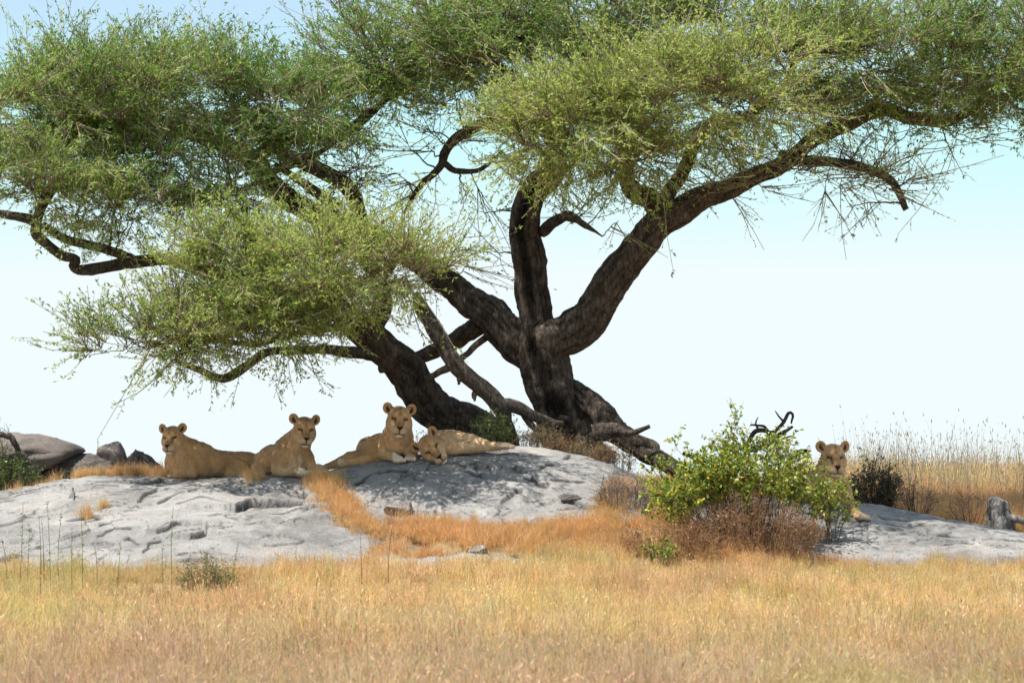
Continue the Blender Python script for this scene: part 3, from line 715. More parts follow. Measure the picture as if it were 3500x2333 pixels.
# agama lizard on the left slab
def on_rock(rk, px, py):
    dt, zt, df, zf = rk.col(px); d = np.linspace(df, dt, 400); x = (px - 1750) / FPX * d
    z = rk.zfull(x, d); i = int(np.argmin(np.abs(z - P(np.full(400, px), np.full(400, py), d)[:, 2]))); return np.array([x[i], d[i], z[i]])
ol = on_rock(left, 254, 1702)
G_ = np.array([.13, .125, .12]); G2 = np.array([.07, .068, .07])
LZ = [cone((-.005, .0, .022), (-.02, .10, .05), .012, .017, .01, G_), cone((-.02, .10, .05), (-.028, .145, .085), .013, .009, .01, G2), ell((-.03, .155, .098), (.011, .016, .01), None, .008, G2), cone((-.03, .155, .098), (-.036, .175, .10), .009, .005, .006, G2),
      cone((-.005, .0, .02), (.01, -.08, .0), .010, .006, .01, G_), cone((.01, -.08, .0), (.015, -.16, -.02), .006, .0035, .004, G2)]
for x in (-1, 1):
    LZ += [cone((-.02, .085, .045), (-.02 + x * .035, .075, .03), .006, .005, .006, G_), cone((-.02 + x * .035, .075, .03), (-.02 + x * .045, .095, .015), .005, .0045, .004, G2),
           cone((-.008, .01, .02), (x * .04, .02, .015), .007, .006, .006, G_), cone((x * .04, .02, .015), (x * .055, -.01, .0), .005, .004, .004, G2)]
V, Q = sdf_mesh(LZ, None, 0, .0045, .004)
W = np.zeros(len(V)); A_ = np.zeros((len(V), 3))
for pr in LZ:
    w = np.exp(-np.maximum(sdf_prim(V, pr), 0) / .004); W += w; A_ += w[:, None] * (pr[6] if pr[0] == 'c' else pr[5])
V = V * 1.1
lz = link('lizard', mkmesh('lizard', V, Q, None, A_ / W[:, None]), M['scale'], None, ol)
tag(lz, 'small grey lizard with raised dark head basking on the sunlit granite slab', 'lizard')
# ------------------------------------------------------------------ acacia trees
NODES = []      # (point, radius) of every limb, per tree
def limb_path(pts, step=.03):
    p = np.array(pts, float); W = P(p[:, 0], p[:, 1], p[:, 2]); r = p[:, 3] * p[:, 2] / FPX
    return catmull(W, r, step)
def bark_tube(C, r, seed, mbk, ridge=1.0, burn=None, tint=1.0, ns=None, wob=.012):
    rm = r.max(); ns = ns or int(np.clip(rm * 190, 9, 44))
    # lumps and bends
    C = C + (np.stack([fbm(C * 2.2 + 5, seed, 2), fbm(C * 2.2 + 50, seed, 2), fbm(C * 2.2 + 90, seed, 2)], -1) * np.minimum(r, .12)[:, None] * .26)
    C = C + np.stack([fbm(C * 5 + 15, seed + 9, 3), fbm(C * 5 + 150, seed + 9, 3), fbm(C * 5 + 190, seed + 9, 3)], -1) * (wob * sstep(.09, .03, r))[:, None]
    def disp(a, L, rr, pt):
        k = np.stack(np.broadcast_arrays(np.cos(a) * rr * 34 + 3 * seed, np.sin(a) * rr * 34, L * 4.0), -1)
        rd = 1 - np.abs(vnoise(k, seed)) * 2; rd2 = 1 - np.abs(vnoise(k * 2.1, seed + 1)) * 2
        lump = fbm(pt * 4.5, seed + 2, 3)
        return ridge * np.minimum(rr, .14) * (.13 * rd + .06 * rd2) * sstep(.02, .08, rr) + rr * .09 * lump
    V, q, t = tube(C, r, ns, disp)
    n = len(C); col = np.ones((len(V), 3)) * tint
    k = V[:n * ns].reshape(n, ns, 3)
    cav = vnoise(np.stack([np.broadcast_to(np.cos(np.linspace(0, 2 * np.pi, ns, endpoint=False))[None] * r[:, None] * 34 + 3 * seed, (n, ns)),
                           np.sin(np.linspace(0, 2 * np.pi, ns, endpoint=False))[None] * r[:, None] * 34,
                           np.broadcast_to((np.concatenate([[0], np.cumsum(np.linalg.norm(np.diff(C, axis=0), axis=1))]))[:, None] * 4.0, (n, ns))], -1), seed)
    big = sstep(.03, .1, r)[:, None]
    col[:n * ns] *= (1 - .5 * big * sstep(.3, .6, np.abs(cav))).reshape(-1, 1)
    if burn is not None:
        off = (k[..., 0] - C[:, None, 0]) / r[:, None]; fr = (C[:, None, 1] - k[..., 1]) / r[:, None]
        w = fbm(k * [3, 3, 1.2], 77, 3) * .25
        m = sstep(burn[0] - .12, burn[0] + .12, off + w) * sstep(burn[1] + .12, burn[1] - .12, off + w) * sstep(-.2, .3, fr)
        col[:n * ns] *= (1 - .8 * m).reshape(-1, 1)
    mbk.add(V, q, t, col)
def limb(parent, pts, seed, name='limb', base=None, nodes=None, mat='bark', tint=1.0, burn=None, ridge=1.0, wob=.012):
    C, r = limb_path(pts, .026); mb = MB(); bark_tube(C, r, seed, mb, ridge, burn, tint, None, wob)
    o = mb.build(name, M[mat], None, None)
    o.parent = parent
    o.data.transform(__import__('mathutils').Matrix.Translation(-Vector(parent.location)))
    if nodes is not None:
        for p_, r_ in zip(C[::3], r[::3]): nodes.append((p_, r_))
    return o
bT1 = P(1955, 1535, 42.0); bT2 = P(1640, 1500, 42.6)
T1 = empty('acacia_tree', bT1, 'big umbrella acacia with thick forked trunk behind the granite dome', 'tree')
T2 = empty('acacia_tree', bT2, 'leaning acacia whose trunk slants left behind the sleeping lioness', 'tree')
n1 = []; n2 = []
limb(T1, [(1990, 1600, 42, 130), (1965, 1545, 42, 100), (1938, 1500, 42, 86), (1903, 1397, 42, 82), (1872, 1287, 42, 84), (1850, 1200, 42, 80), (1836, 1120, 42, 62), (1828, 1060, 42, 53)], 1, 'trunk', nodes=n1, burn=(-.55, .1))
limb(T1, [(1842, 1150, 42, 58), (1830, 1080, 42, 54), (1814, 983, 42, 54), (1800, 859, 41.9, 52), (1794, 760, 41.8, 46), (1806, 685, 41.8, 46), (1842, 630, 41.7, 45), (1885, 590, 41.6, 40), (1900, 500, 41.5, 34), (1850, 400, 41.5, 30), (1780, 320, 41.6, 27), (1700, 230, 41.8, 20), (1600, 150, 42, 12)], 2, nodes=n1, burn=(-.5, .25))
limb(T1, [(1830, 1235, 42, 60), (1885, 1175, 41.95, 72), (1962, 1137, 41.9, 68), (2030, 1082, 41.8, 64), (2069, 1010, 41.7, 60), (2113, 935, 41.6, 58), (2190, 830, 41.5, 54), (2257, 757, 41.4, 50), (2325, 722, 41.3, 45), (2420, 675, 41.3, 38), (2522, 635, 41.2, 32), (2659, 565, 41.2, 27), (2797, 468, 41.2, 27), (2889, 425, 41.3, 28), (2969, 385, 41.4, 26), (3032, 375, 41.5, 24), (3118, 405, 41.6, 22), (3222, 419, 41.7, 20), (3290, 390, 41.8, 18), (3348, 356, 41.9, 15), (3463, 321, 42, 12), (3620, 300, 42, 9)], 3, nodes=n1, tint=1.25, ridge=.6)
limb(T1, [(1840, 1220, 42.1, 62), (1791, 1187, 42.15, 66), (1735, 1132, 42.2, 62), (1686, 1077, 42.3, 58), (1625, 1044, 42.4, 52), (1586, 1010, 42.5, 45), (1531, 966, 42.6, 40), (1400, 880, 42.8, 36), (1250, 795, 43, 34), (1100, 740, 43, 34), (995, 689, 43, 36), (918, 612, 42.9, 34), (877, 551, 42.9, 33), (796, 505, 42.8, 28), (650, 460, 42.8, 26), (536, 423, 42.8, 23), (434, 357, 42.7, 18), (330, 300, 42.6, 12), (200, 260, 42.6, 8)], 4, nodes=n1, tint=1.05)
L_ = lambda pts, s, nd=None, tr=None, **k: limb(tr or T1, pts, s, nodes=nd if nd is not None else n1, **k)
L_([(2671, 530, 41.2, 20), (2774, 551, 41, 18), (2860, 557, 40.9, 17), (2946, 574, 40.8, 16), (3026, 608, 40.8, 15), (3072, 660, 40.8, 13), (3101, 717, 40.8, 10)], 5)
L_([(2262, 745, 41.4, 42), (2240, 700, 41.3, 38), (2205, 670, 41.1, 33), (2165, 645, 41, 30), (2145, 600, 40.8, 25), (2135, 530, 40.6, 20), (2090, 430, 40.4, 15), (2010, 340, 40.4, 10)], 6)
L_([(2250, 730, 41.4, 30), (2290, 665, 41.2, 24), (2340, 560, 40.9, 21), (2390, 475, 40.7, 20), (2460, 430, 40.5, 19), (2544, 402, 40.4, 19), (2613, 350, 40.3, 19), (2688, 275, 40.3, 15), (2730, 180, 40.3, 9)], 7)
L_([(1850, 795, 41.9, 20), (1900, 755, 41.6, 19), (1945, 738, 41.4, 17), (1990, 765, 41.3, 11), (2058, 808, 41.2, 3)], 8)
L_([(890, 530, 42.9, 26), (960, 482, 42.8, 23), (1060, 468, 42.7, 22), (1173, 455, 42.6, 21), (1240, 410, 42.5, 16), (1330, 330, 42.4, 10)], 9)
L_([(1810, 345, 41.6, 20), (1700, 400, 41.9, 17), (1580, 460, 42.2, 17), (1520, 520, 42.4, 16), (1505, 570, 42.5, 13), (1430, 640, 42.5, 9), (1380, 730, 42.5, 5)], 10)
L_([(1515, 560, 42.5, 12), (1560, 590, 42.4, 10), (1640, 580, 42.3, 8), (1720, 520, 42.2, 5)], 11)
L_([(1640, 1100, 42.4, 34), (1570, 1158, 42.7, 27), (1487, 1198, 43, 24), (1387, 1238, 43.2, 22), (1300, 1260, 43.4, 15)], 12)
L_([(1670, 1140, 42.4, 12), (1597, 1209, 42.3, 11), (1540, 1250, 42.2, 14), (1454, 1295, 42.1, 10)], 13, tint=1.5)
# second tree
L_([(1700, 1560, 42.6, 90), (1640, 1490, 42.6, 70), (1590, 1448, 42.6, 63), (1542, 1428, 42.6, 63), (1459, 1375, 42.5, 64), (1409, 1298, 42.4, 64), (1360, 1231, 42.3, 60), (1312, 1188, 42.2, 54), (1210, 1115, 42.0, 44), (1150, 1040, 41.9, 34), (1130, 960, 41.8, 26)], 14, n2, T2, name='trunk')
L_([(1345, 1215, 42.2, 46), (1290, 1160, 42.0, 38), (1280, 1110, 41.9, 35), (1305, 1050, 41.8, 32), (1285, 950, 41.9, 28), (1240, 850, 42.1, 26), (1225, 730, 42.3, 26), (1185, 640, 42.5, 25), (1100, 590, 42.6, 24), (1020, 551, 42.7, 22), (930, 500, 42.8, 14), (800, 430, 42.8, 9)], 15, n2, T2, tint=1.3)
L_([(1170, 1075, 41.9, 30), (1000, 1010, 41.6, 26), (800, 960, 41.5, 24), (672, 913, 41.5, 22), (565, 886, 41.5, 20), (476, 897, 41.5, 20), (357, 915, 41.5, 19), (280, 927, 41.5, 18), (254, 908, 41.5, 16), (262, 886, 41.5, 15), (208, 868, 41.5, 15), (161, 832, 41.5, 16), (125, 796, 41.5, 18), (115, 757, 41.5, 18), (36, 735, 41.5, 14), (-20, 722, 41.5, 12), (-120, 690, 41.5, 8)], 16, n2, T2)
L_([(455, 885, 41.5, 16), (387, 856, 41.4, 16), (286, 832, 41.4, 15), (208, 808, 41.4, 14), (149, 767, 41.45, 14)], 17, n2, T2)
L_([(119, 770, 41.5, 18), (137, 707, 41.5, 16), (167, 668, 41.6, 13), (230, 600, 41.7, 9), (300, 520, 41.8, 5)], 18, n2, T2)
L_([(1330, 1215, 42.2, 24), (1200, 1203, 41.7, 19), (1060, 1196, 41.3, 15), (928, 1201, 41.2, 14), (869, 1231, 41.1, 15), (815, 1272, 41.0, 16), (762, 1290, 41, 14), (684, 1268, 40.9, 11), (600, 1230, 40.8, 7)], 19, n2, T2)
L_([(1180, 1110, 41.9, 18), (1101, 1124, 41.6, 13), (982, 1147, 41.3, 12), (863, 1175, 41.2, 10), (700, 1160, 41, 8), (520, 1180, 40.9, 5)], 20, n2, T2)
L_([(1130, 1000, 41.8, 26), (1060, 930, 41.4, 20), (960, 850, 41.1, 15), (850, 790, 41, 9)], 21, n2, T2)
L_([(1290, 1000, 41.8, 24), (1340, 900, 41.5, 16), (1400, 820, 41.3, 10)], 22, n2, T2)
L_([(1240, 860, 42.1, 20), (1190, 740, 42.2, 18), (1080, 660, 42.3, 17), (1000, 600, 42.3, 12), (940, 560, 42.3, 8)], 23, n2, T2)
L_([(1020, 551, 42.7, 18), (1090, 520, 42.6, 10), (1150, 490, 42.5, 6)], 24, n2, T2)
L_([(1000, 560, 42.7, 16), (930, 590, 42.6, 12), (840, 640, 42.4, 8), (700, 700, 42.2, 5)], 25, n2, T2)

# crown: pads of foliage.  (px, py, d, rx px, ry px, rd m, level-1 branches, tone 0 dark .. 1 yellowish, tree)
PADS = [
    (150, 390, 41.1, 330, 96, 1.35, 68, 0.35, 1), (430, 350, 41.4, 300, 96, 1.35, 75, 0.25, 1), (760, 330, 41.6, 300, 92, 1.35, 75, 0.15, 1), (1040, 380, 41.6, 220, 88, 1.35, 50, 0.15, 1),
    (300, 520, 40.8, 330, 120, 1.30, 42, 0.45, 1), (620, 560, 41.1, 300, 130, 1.30, 32, 0.30, 1), (120, 660, 40.5, 260, 110, 1.10, 27, 0.50, 2), (480, 720, 40.6, 260, 90, 1.00, 22, 0.40, 2),
    (820, 640, 41.2, 200, 90, 1.00, 10, 0.40, 2),
    (1330, 200, 42.4, 260, 125, 1.70, 60, 0.30, 1), (1650, 100, 42.2, 330, 150, 1.90, 82, 0.35, 1), (2020, 70, 40.8, 330, 150, 1.15, 82, 0.30, 1), (2330, 100, 40.8, 240, 120, 1.15, 50, 0.35, 1), (1950, 230, 40.8, 330, 75, 1.15, 42, 0.20, 1), (1520, 260, 42.0, 260, 70, 1.30, 32, 0.25, 1),
    (2700, 200, 40.6, 260, 120, 1.15, 55, 0.55, 1), (2980, 218, 40.6, 280, 117, 1.15, 62, 0.25, 1), (3300, 218, 40.6, 280, 126, 1.15, 67, 0.20, 1), (3620, 258, 40.6, 280, 126, 1.15, 45, 0.20, 1), (3350, 330, 40.6, 240, 60, 1.10, 22, 0.20, 1),
    (2000, 460, 39.0, 300, 115, 1.15, 66, 0.90, 1), (2280, 380, 38.8, 320, 135, 1.25, 76, 0.90, 1), (2560, 340, 38.8, 220, 110, 1.15, 44, 0.80, 1), (1850, 540, 39.1, 170, 70, 0.85, 26, 0.90, 1), (2200, 560, 39.2, 220, 75, 0.95, 28, 0.70, 1),
    (900, 930, 39.7, 300, 100, 0.85, 58, 0.85, 2), (1200, 915, 38.9, 260, 95, 0.85, 38, 0.90, 2), (1380, 950, 38.9, 170, 90, 0.70, 18, 0.85, 2), (800, 1040, 39.6, 260, 110, 0.85, 48, 0.80, 2), (1130, 1020, 38.9, 230, 90, 0.75, 28, 0.70, 2),
    (600, 1170, 39.5, 250, 75, 0.70, 32, 0.70, 2), (900, 1150, 39.5, 220, 65, 0.70, 25, 0.60, 2), (400, 1200, 39.5, 140, 45, 0.50, 12, 0.60, 2),
    (1540, 560, 42.4, 230, 210, 1.10, 20, 0.30, 1), (1520, 820, 42.2, 170, 150, 0.80, 10, 0.40, 1), (1300, 580, 42.5, 160, 140, 1.00, 12, 0.30, 1), (1130, 540, 41.4, 200, 120, 1.00, 8, 0.20, 1),
    (2700, 620, 40.6, 260, 90, 0.80, 25, 0.50, 1), (2960, 650, 40.6, 190, 110, 0.70, 20, 0.40, 1), (2480, 660, 41.0, 180, 60, 0.60, 12, 0.50, 1), (3250, 480, 41.3, 160, 80, 0.70, 11, 0.35, 1), (2850, 420, 41.0, 200, 90, 0.90, 20, 0.35, 1),
    (2080, 740, 41.4, 160, 80, 0.60, 7, 0.40, 1),
]
SPARSE = {33, 34, 35, 37, 38, 39, 40, 41, 42}
def grow_crown(tree, tid, nodes, seed):
    g = np.random.default_rng(seed)
    NP = np.array([a for a, b in nodes]); NR = np.array([b for a, b in nodes])
    K1 = 9; paths = []; tone = []; pc = []; spars = []; prad = []
    for ip, (px, py, d, rx, ry, rd, n, tn, t_) in enumerate(PADS):
        if t_ != tid: continue
        c = P(px, py, d); ex = rx / FPX * d; ez = ry / FPX * d
        v = norm(g.normal(size=(n, 3))) * (g.uniform(0, 1, n) ** .40)[:, None]
        if ip not in SPARSE:      # flat sprays in layers, as umbrella acacias grow
            v[:, 2] = np.round(v[:, 2] * 1.4) / 1.4 + g.normal(size=n) * .09 + .12 * vnoise(v * [2.2, 1.5, 0] + ip, 320)
        tips = c + v * [ex, rd, ez]
        tips[:, 2] += .1
        for tp in tips: paths.append((tp, ip, tn, c, np.array([ex, rd, ez])))
    tips = np.array([p[0] for p in paths]); d0 = np.linalg.norm(tips[:, None] - NP[None, ::2], axis=2).min(1)
    order = np.argsort(d0); segs = []; rads = []; meta = []
    for o in order:
        tp, ip, tn, c, e = paths[o]
        dv = tp - NP; dist = np.linalg.norm(dv, axis=1); pen = dist * (1 + .5 * np.maximum(-dv[:, 2], 0) / np.maximum(dist, .05)) + .9 * (NR < .009)
        b = int(np.argmin(pen)); p0 = NP[b]; L = dist[b]
        if L < .1: continue
        t = np.linspace(0, 1, K1)[:, None]
        side = norm(np.cross(dv[b], g.normal(size=3))); mid = (p0 + tp) / 2 + side * L * g.uniform(-.16, .16) + np.array([0, 0, g.uniform(-.04, .12) * L])
        C = (1 - t) ** 2 * p0 + 2 * t * (1 - t) * mid + t * t * tp
        C[1:-1] += g.normal(size=(K1 - 2, 3)) * min(.03, L * .02)
        r0 = min(NR[b] * .75, .006 + .010 * L); r = np.linspace(r0, .0035, K1)
        segs.append(C); rads.append(r); meta.append((ip, tn, c, e))
        NP = np.concatenate([NP, C[2:]]); NR = np.concatenate([NR, r[2:]])
    S1 = np.array(segs); R1 = np.array(rads); ips = np.array([m[0] for m in meta]); tns = np.array([m[1] for m in meta])
    cs = np.array([m[2] for m in meta]); es = np.array([m[3] for m in meta])
    mb = MB()
    V, q = batch_tubes(S1, R1, 4); mb.add(V, q, None, np.array([.055, .042, .033]))
    # level 2 twigs
    sp = np.isin(ips, list(SPARSE))
    n2_ = np.where(sp, 6, 10); idx = np.repeat(np.arange(len(S1)), n2_); N = len(idx)
    tt = g.uniform(.25, 1, N) ** .8; ki = np.clip((tt * (K1 - 1)).astype(int), 0, K1 - 2); fr = tt * (K1 - 1) - ki
    b0 = S1[idx, ki] * (1 - fr[:, None]) + S1[idx, ki + 1] * fr[:, None]
    gap = (fbm(b0 * 1.7, 310, 2) > -.5) | (g.uniform(size=N) < .25) | sp[idx]
    idx, tt, ki, fr, b0 = idx[gap], tt[gap], ki[gap], fr[gap], b0[gap]; N = len(idx)
    pd = norm(S1[idx, ki + 1] - S1[idx, ki]); out = norm((b0 - cs[idx]) / es[idx] / es[idx] * .4 + 1e-6)
    dr = norm(pd * .7 + out * .75 + norm(g.normal(size=(N, 3)) * [1.3, 1, .22]) * .9 + [0, 0, .05])
    dr[sp[idx], 2] -= .25; dr = norm(dr)
    L2 = g.uniform(.28, .74, N) * np.where(g.uniform(size=N) < .06, 1.6, 1)
    K2 = 4; t = np.linspace(0, 1, K2)[None, :, None]
    bend = g.normal(size=(N, 3)) * .12 + np.array([0, 0, .03])
    S2 = b0[:, None] + dr[:, None] * L2[:, None, None] * t + bend[:, None] * L2[:, None, None] * t ** 2 + g.normal(size=(N, K2, 3)) * .006 * (t > 0)
    r2 = np.linspace(.0056, .0026, K2)[None] * g.uniform(.8, 1.3, (N, 1))
    tc = np.where(g.uniform(size=(N, 1)) < .55, [[.40, .335, .235]], [[.17, .125, .085]]) * g.uniform(.7, 1.2, (N, 1))
    V, q = batch_tubes(S2, r2, 3); mb.add(V, q, None, np.repeat(tc, K2 * 3, 0))
    # level 3 sprigs
    m3 = np.where(sp[idx], 2, 4); i3 = np.repeat(np.arange(N), m3); N3 = len(i3)
    tt = g.uniform(.12, 1.0, N3); ki = np.clip((tt * (K2 - 1)).astype(int), 0, K2 - 2); fr = (tt * (K2 - 1) - ki)[:, None]
    b3 = S2[i3, ki] * (1 - fr) + S2[i3, ki + 1] * fr
    d3 = norm(norm(S2[i3, ki + 1] - S2[i3, ki]) * 1.15 + norm(g.normal(size=(N3, 3)) * [1.2, 1, .35]) * .8)
    L3_ = g.uniform(.10, .28, N3)[:, None]
    S3 = np.stack([b3, b3 + d3 * L3_], 1)
    sd = norm(np.cross(d3, g.normal(size=(N3, 3)))) * .0028
    V = np.stack([S3[:, 0] - sd, S3[:, 0] + sd, S3[:, 1] + sd * .4, S3[:, 1] - sd * .4], 1)
    mb.add(V, np.arange(N3 * 4).reshape(-1, 4), None, np.repeat(tc[i3] * 1.15, 4, 0))
    # thorns: pale straight spines
    nt_ = N; it = g.integers(0, N, nt_); kk = g.integers(1, K2, nt_); p0 = S2[it, kk]; dd = norm(g.normal(size=(nt_, 3)))
    Lt = g.uniform(.03, .065, nt_)[:, None]
    sd = norm(np.cross(dd, g.normal(size=(nt_, 3)))) * .0022
    mb.add(np.stack([p0 - sd, p0 + sd, p0 + dd * Lt + sd * .2, p0 + dd * Lt - sd * .2], 1), np.arange(nt_ * 4).reshape(-1, 4), None, np.array([.62, .58, .52]))
    # leaves on levels 2 and 3
    def leaves(S, ii, per, tnv, spv):
        n = len(S); K = S.shape[1]; k = np.repeat(np.arange(n), per); m = len(k)
        tt = g.uniform(.08, 1, m) * (K - 1) * .999; a = tt.astype(int); f = (tt - a)[:, None]
        p0 = S[k, a] * (1 - f) + S[k, a + 1] * f; ax_ = norm(S[k, a + 1] - S[k, a])
        dd = norm(ax_ * .95 + norm(g.normal(size=(m, 3)) * [1, 1, .7]))
        U = norm(g.normal(size=(m, 3)) + [-.25, -.15, .7])
        L = g.uniform(.03, .062, m); Wd = L * g.uniform(.26, .40, m)
        V, q = leaf_quads(p0, dd, U, L, Wd)
        tn_ = np.clip(tnv[k] + g.normal(size=n)[k] * .26 + g.normal(size=m) * .14, 0, 1.2)[:, None]
        dark = np.array([.11, .25, .036]); lite = np.array([.38, .46, .105])
        c = dark * (1 - tn_) + lite * tn_; c = c * g.uniform(.75, 1.25, (m, 1))
        ol = g.uniform(size=m) < .012; c[ol] = np.array([.26, .2, .05])
        return V, q, np.repeat(c, 4, 0)
    # clump-wise variation of the leaf tint
    t2 = np.clip(tns[idx] + .28 * fbm(b0 * 1.6, 300, 2), 0, 1.1)
    ml = MB()
    V, q, c = leaves(S2, idx, np.where(sp[idx], 3, 5), t2, sp[idx]); ml.add(V, q, None, c)
    V, q, c = leaves(S3, i3, np.where(sp[idx][i3], 3, 8), t2[i3], sp[idx][i3]); ml.add(V, q, None, c)
    loc = np.array(tree.location)
    crown = ml.build('crown', M['leaf'], tree); crown.data.transform(__import__('mathutils').Matrix.Translation(-tree.location))
    tw = mb.build('twigs', M['twig'], crown); tw.data.transform(__import__('mathutils').Matrix.Translation(-tree.location))
    crown['kind'] = 'stuff'; tw['kind'] = 'stuff'
grow_crown(T1, 1, n1 + n2[60:], 101)
grow_crown(T2, 2, n2, 202)

# dead wood
def deadwood(name, label, cat, limbs, mat='dead', tint=1.0, ridge=1.0):
    base = P(*limbs[0][0][:3]); e = empty(name, base, label, cat)
    for k, l in enumerate(limbs): limb(e, l, 400 + k + len(label), 'branch' if k else 'stem', mat=mat, tint=tint, ridge=ridge, wob=.03)
    return e
deadwood('dead_limb', 'long grey broken limb leaning down from the left crown to the trunk foot', 'dead branch',
    [[(1760, 1535, 41.4, 18), (1752, 1508, 41.4, 19), (1735, 1452, 41.3, 22), (1716, 1400, 41.3, 29), (1680, 1364, 41.3, 29), (1614, 1298, 41.3, 26), (1564, 1248, 41.3, 27), (1522, 1187, 41.4, 27), (1487, 1121, 41.5, 27), (1445, 1060, 41.6, 24), (1420, 1010, 41.7, 17)],
     [(1700, 1385, 41.3, 24), (1763, 1393, 41.35, 21), (1818, 1419, 41.4, 19), (1873, 1440, 41.5, 15), (1920, 1450, 41.6, 9)],
     [(1790, 1408, 41.4, 14), (1812, 1450, 41.4, 12), (1835, 1475, 41.4, 11), (1860, 1495, 41.4, 7)],
     [(1600, 1285, 41.3, 14), (1572, 1290, 41.25, 10), (1565, 1312, 41.2, 5)],
     [(1640, 1320, 41.3, 12), (1622, 1350, 41.25, 10), (1628, 1375, 41.2, 4)]], tint=.75)
deadwood('fallen_log', 'dark fallen log slanting down to the right from the acacia trunk foot', 'log',
    [[(2340, 1625, 40.9, 24), (2260, 1574, 41.1, 28), (2205, 1541, 41.3, 33), (2150, 1497, 41.4, 37), (2075, 1441, 41.6, 44), (2028, 1392, 41.8, 42), (1975, 1335, 41.9, 28), (1945, 1300, 42, 14)],
     [(2030, 1475, 41.2, 32), (2095, 1467, 41.1, 26), (2140, 1482, 41.0, 14), (2180, 1478, 41, 10), (2222, 1458, 41, 7)],
     [(2180, 1515, 41.3, 24), (2230, 1530, 41.2, 16), (2250, 1552, 41.1, 8)]], mat='bark', tint=.95)
deadwood('dead_branch', 'twisted black dead branch rising behind the leafy green bush', 'dead branch',
    [[(2490, 1700, 39.2, 12.5), (2510, 1620, 39.2, 10.9), (2548, 1560, 39.2, 10.1), (2606, 1528, 39.2, 9.4), (2657, 1500, 39.2, 7.8), (2704, 1462, 39.2, 4.7)],
     [(2548, 1560, 39.2, 8.6), (2560, 1510, 39.2, 7.8), (2593, 1475, 39.2, 8.6), (2637, 1475, 39.2, 7.0), (2676, 1445, 39.2, 6.2), (2690, 1415, 39.2, 5.5), (2706, 1420, 39.2, 4.7), (2712, 1446, 39.2, 3.1)],
     [(2606, 1528, 39.2, 7.0), (2625, 1490, 39.25, 6.2), (2600, 1455, 39.3, 4.7), (2560, 1450, 39.3, 3.1)],
     [(2640, 1680, 39.3, 11.7), (2688, 1592, 39.2, 10.1), (2727, 1548, 39.2, 8.6), (2768, 1528, 39.2, 3.9)],
     [(2727, 1548, 39.2, 6.2), (2755, 1550, 39.2, 4.7), (2772, 1545, 39.2, 2.3)],
     [(2500, 1640, 39.2, 9.4), (2440, 1600, 39.2, 7.0), (2376, 1560, 39.2, 7.8), (2338, 1545, 39.2, 6.2)],
     [(2637, 1478, 39.2, 5), (2655, 1490, 39.15, 4), (2685, 1482, 39.1, 2)], [(2657, 1500, 39.2, 5), (2680, 1500, 39.2, 4), (2712, 1490, 39.2, 2)], [(2593, 1470, 39.2, 5), (2580, 1445, 39.2, 3), (2590, 1425, 39.2, 1.5)],
     [(2676, 1445, 39.2, 4), (2660, 1425, 39.2, 3), (2650, 1412, 39.2, 1.5)], [(2548, 1545, 39.2, 5), (2520, 1510, 39.2, 4), (2500, 1490, 39.2, 2)], [(2625, 1515, 39.2, 4), (2650, 1530, 39.2, 3), (2690, 1528, 39.2, 1.5)]], tint=.45)
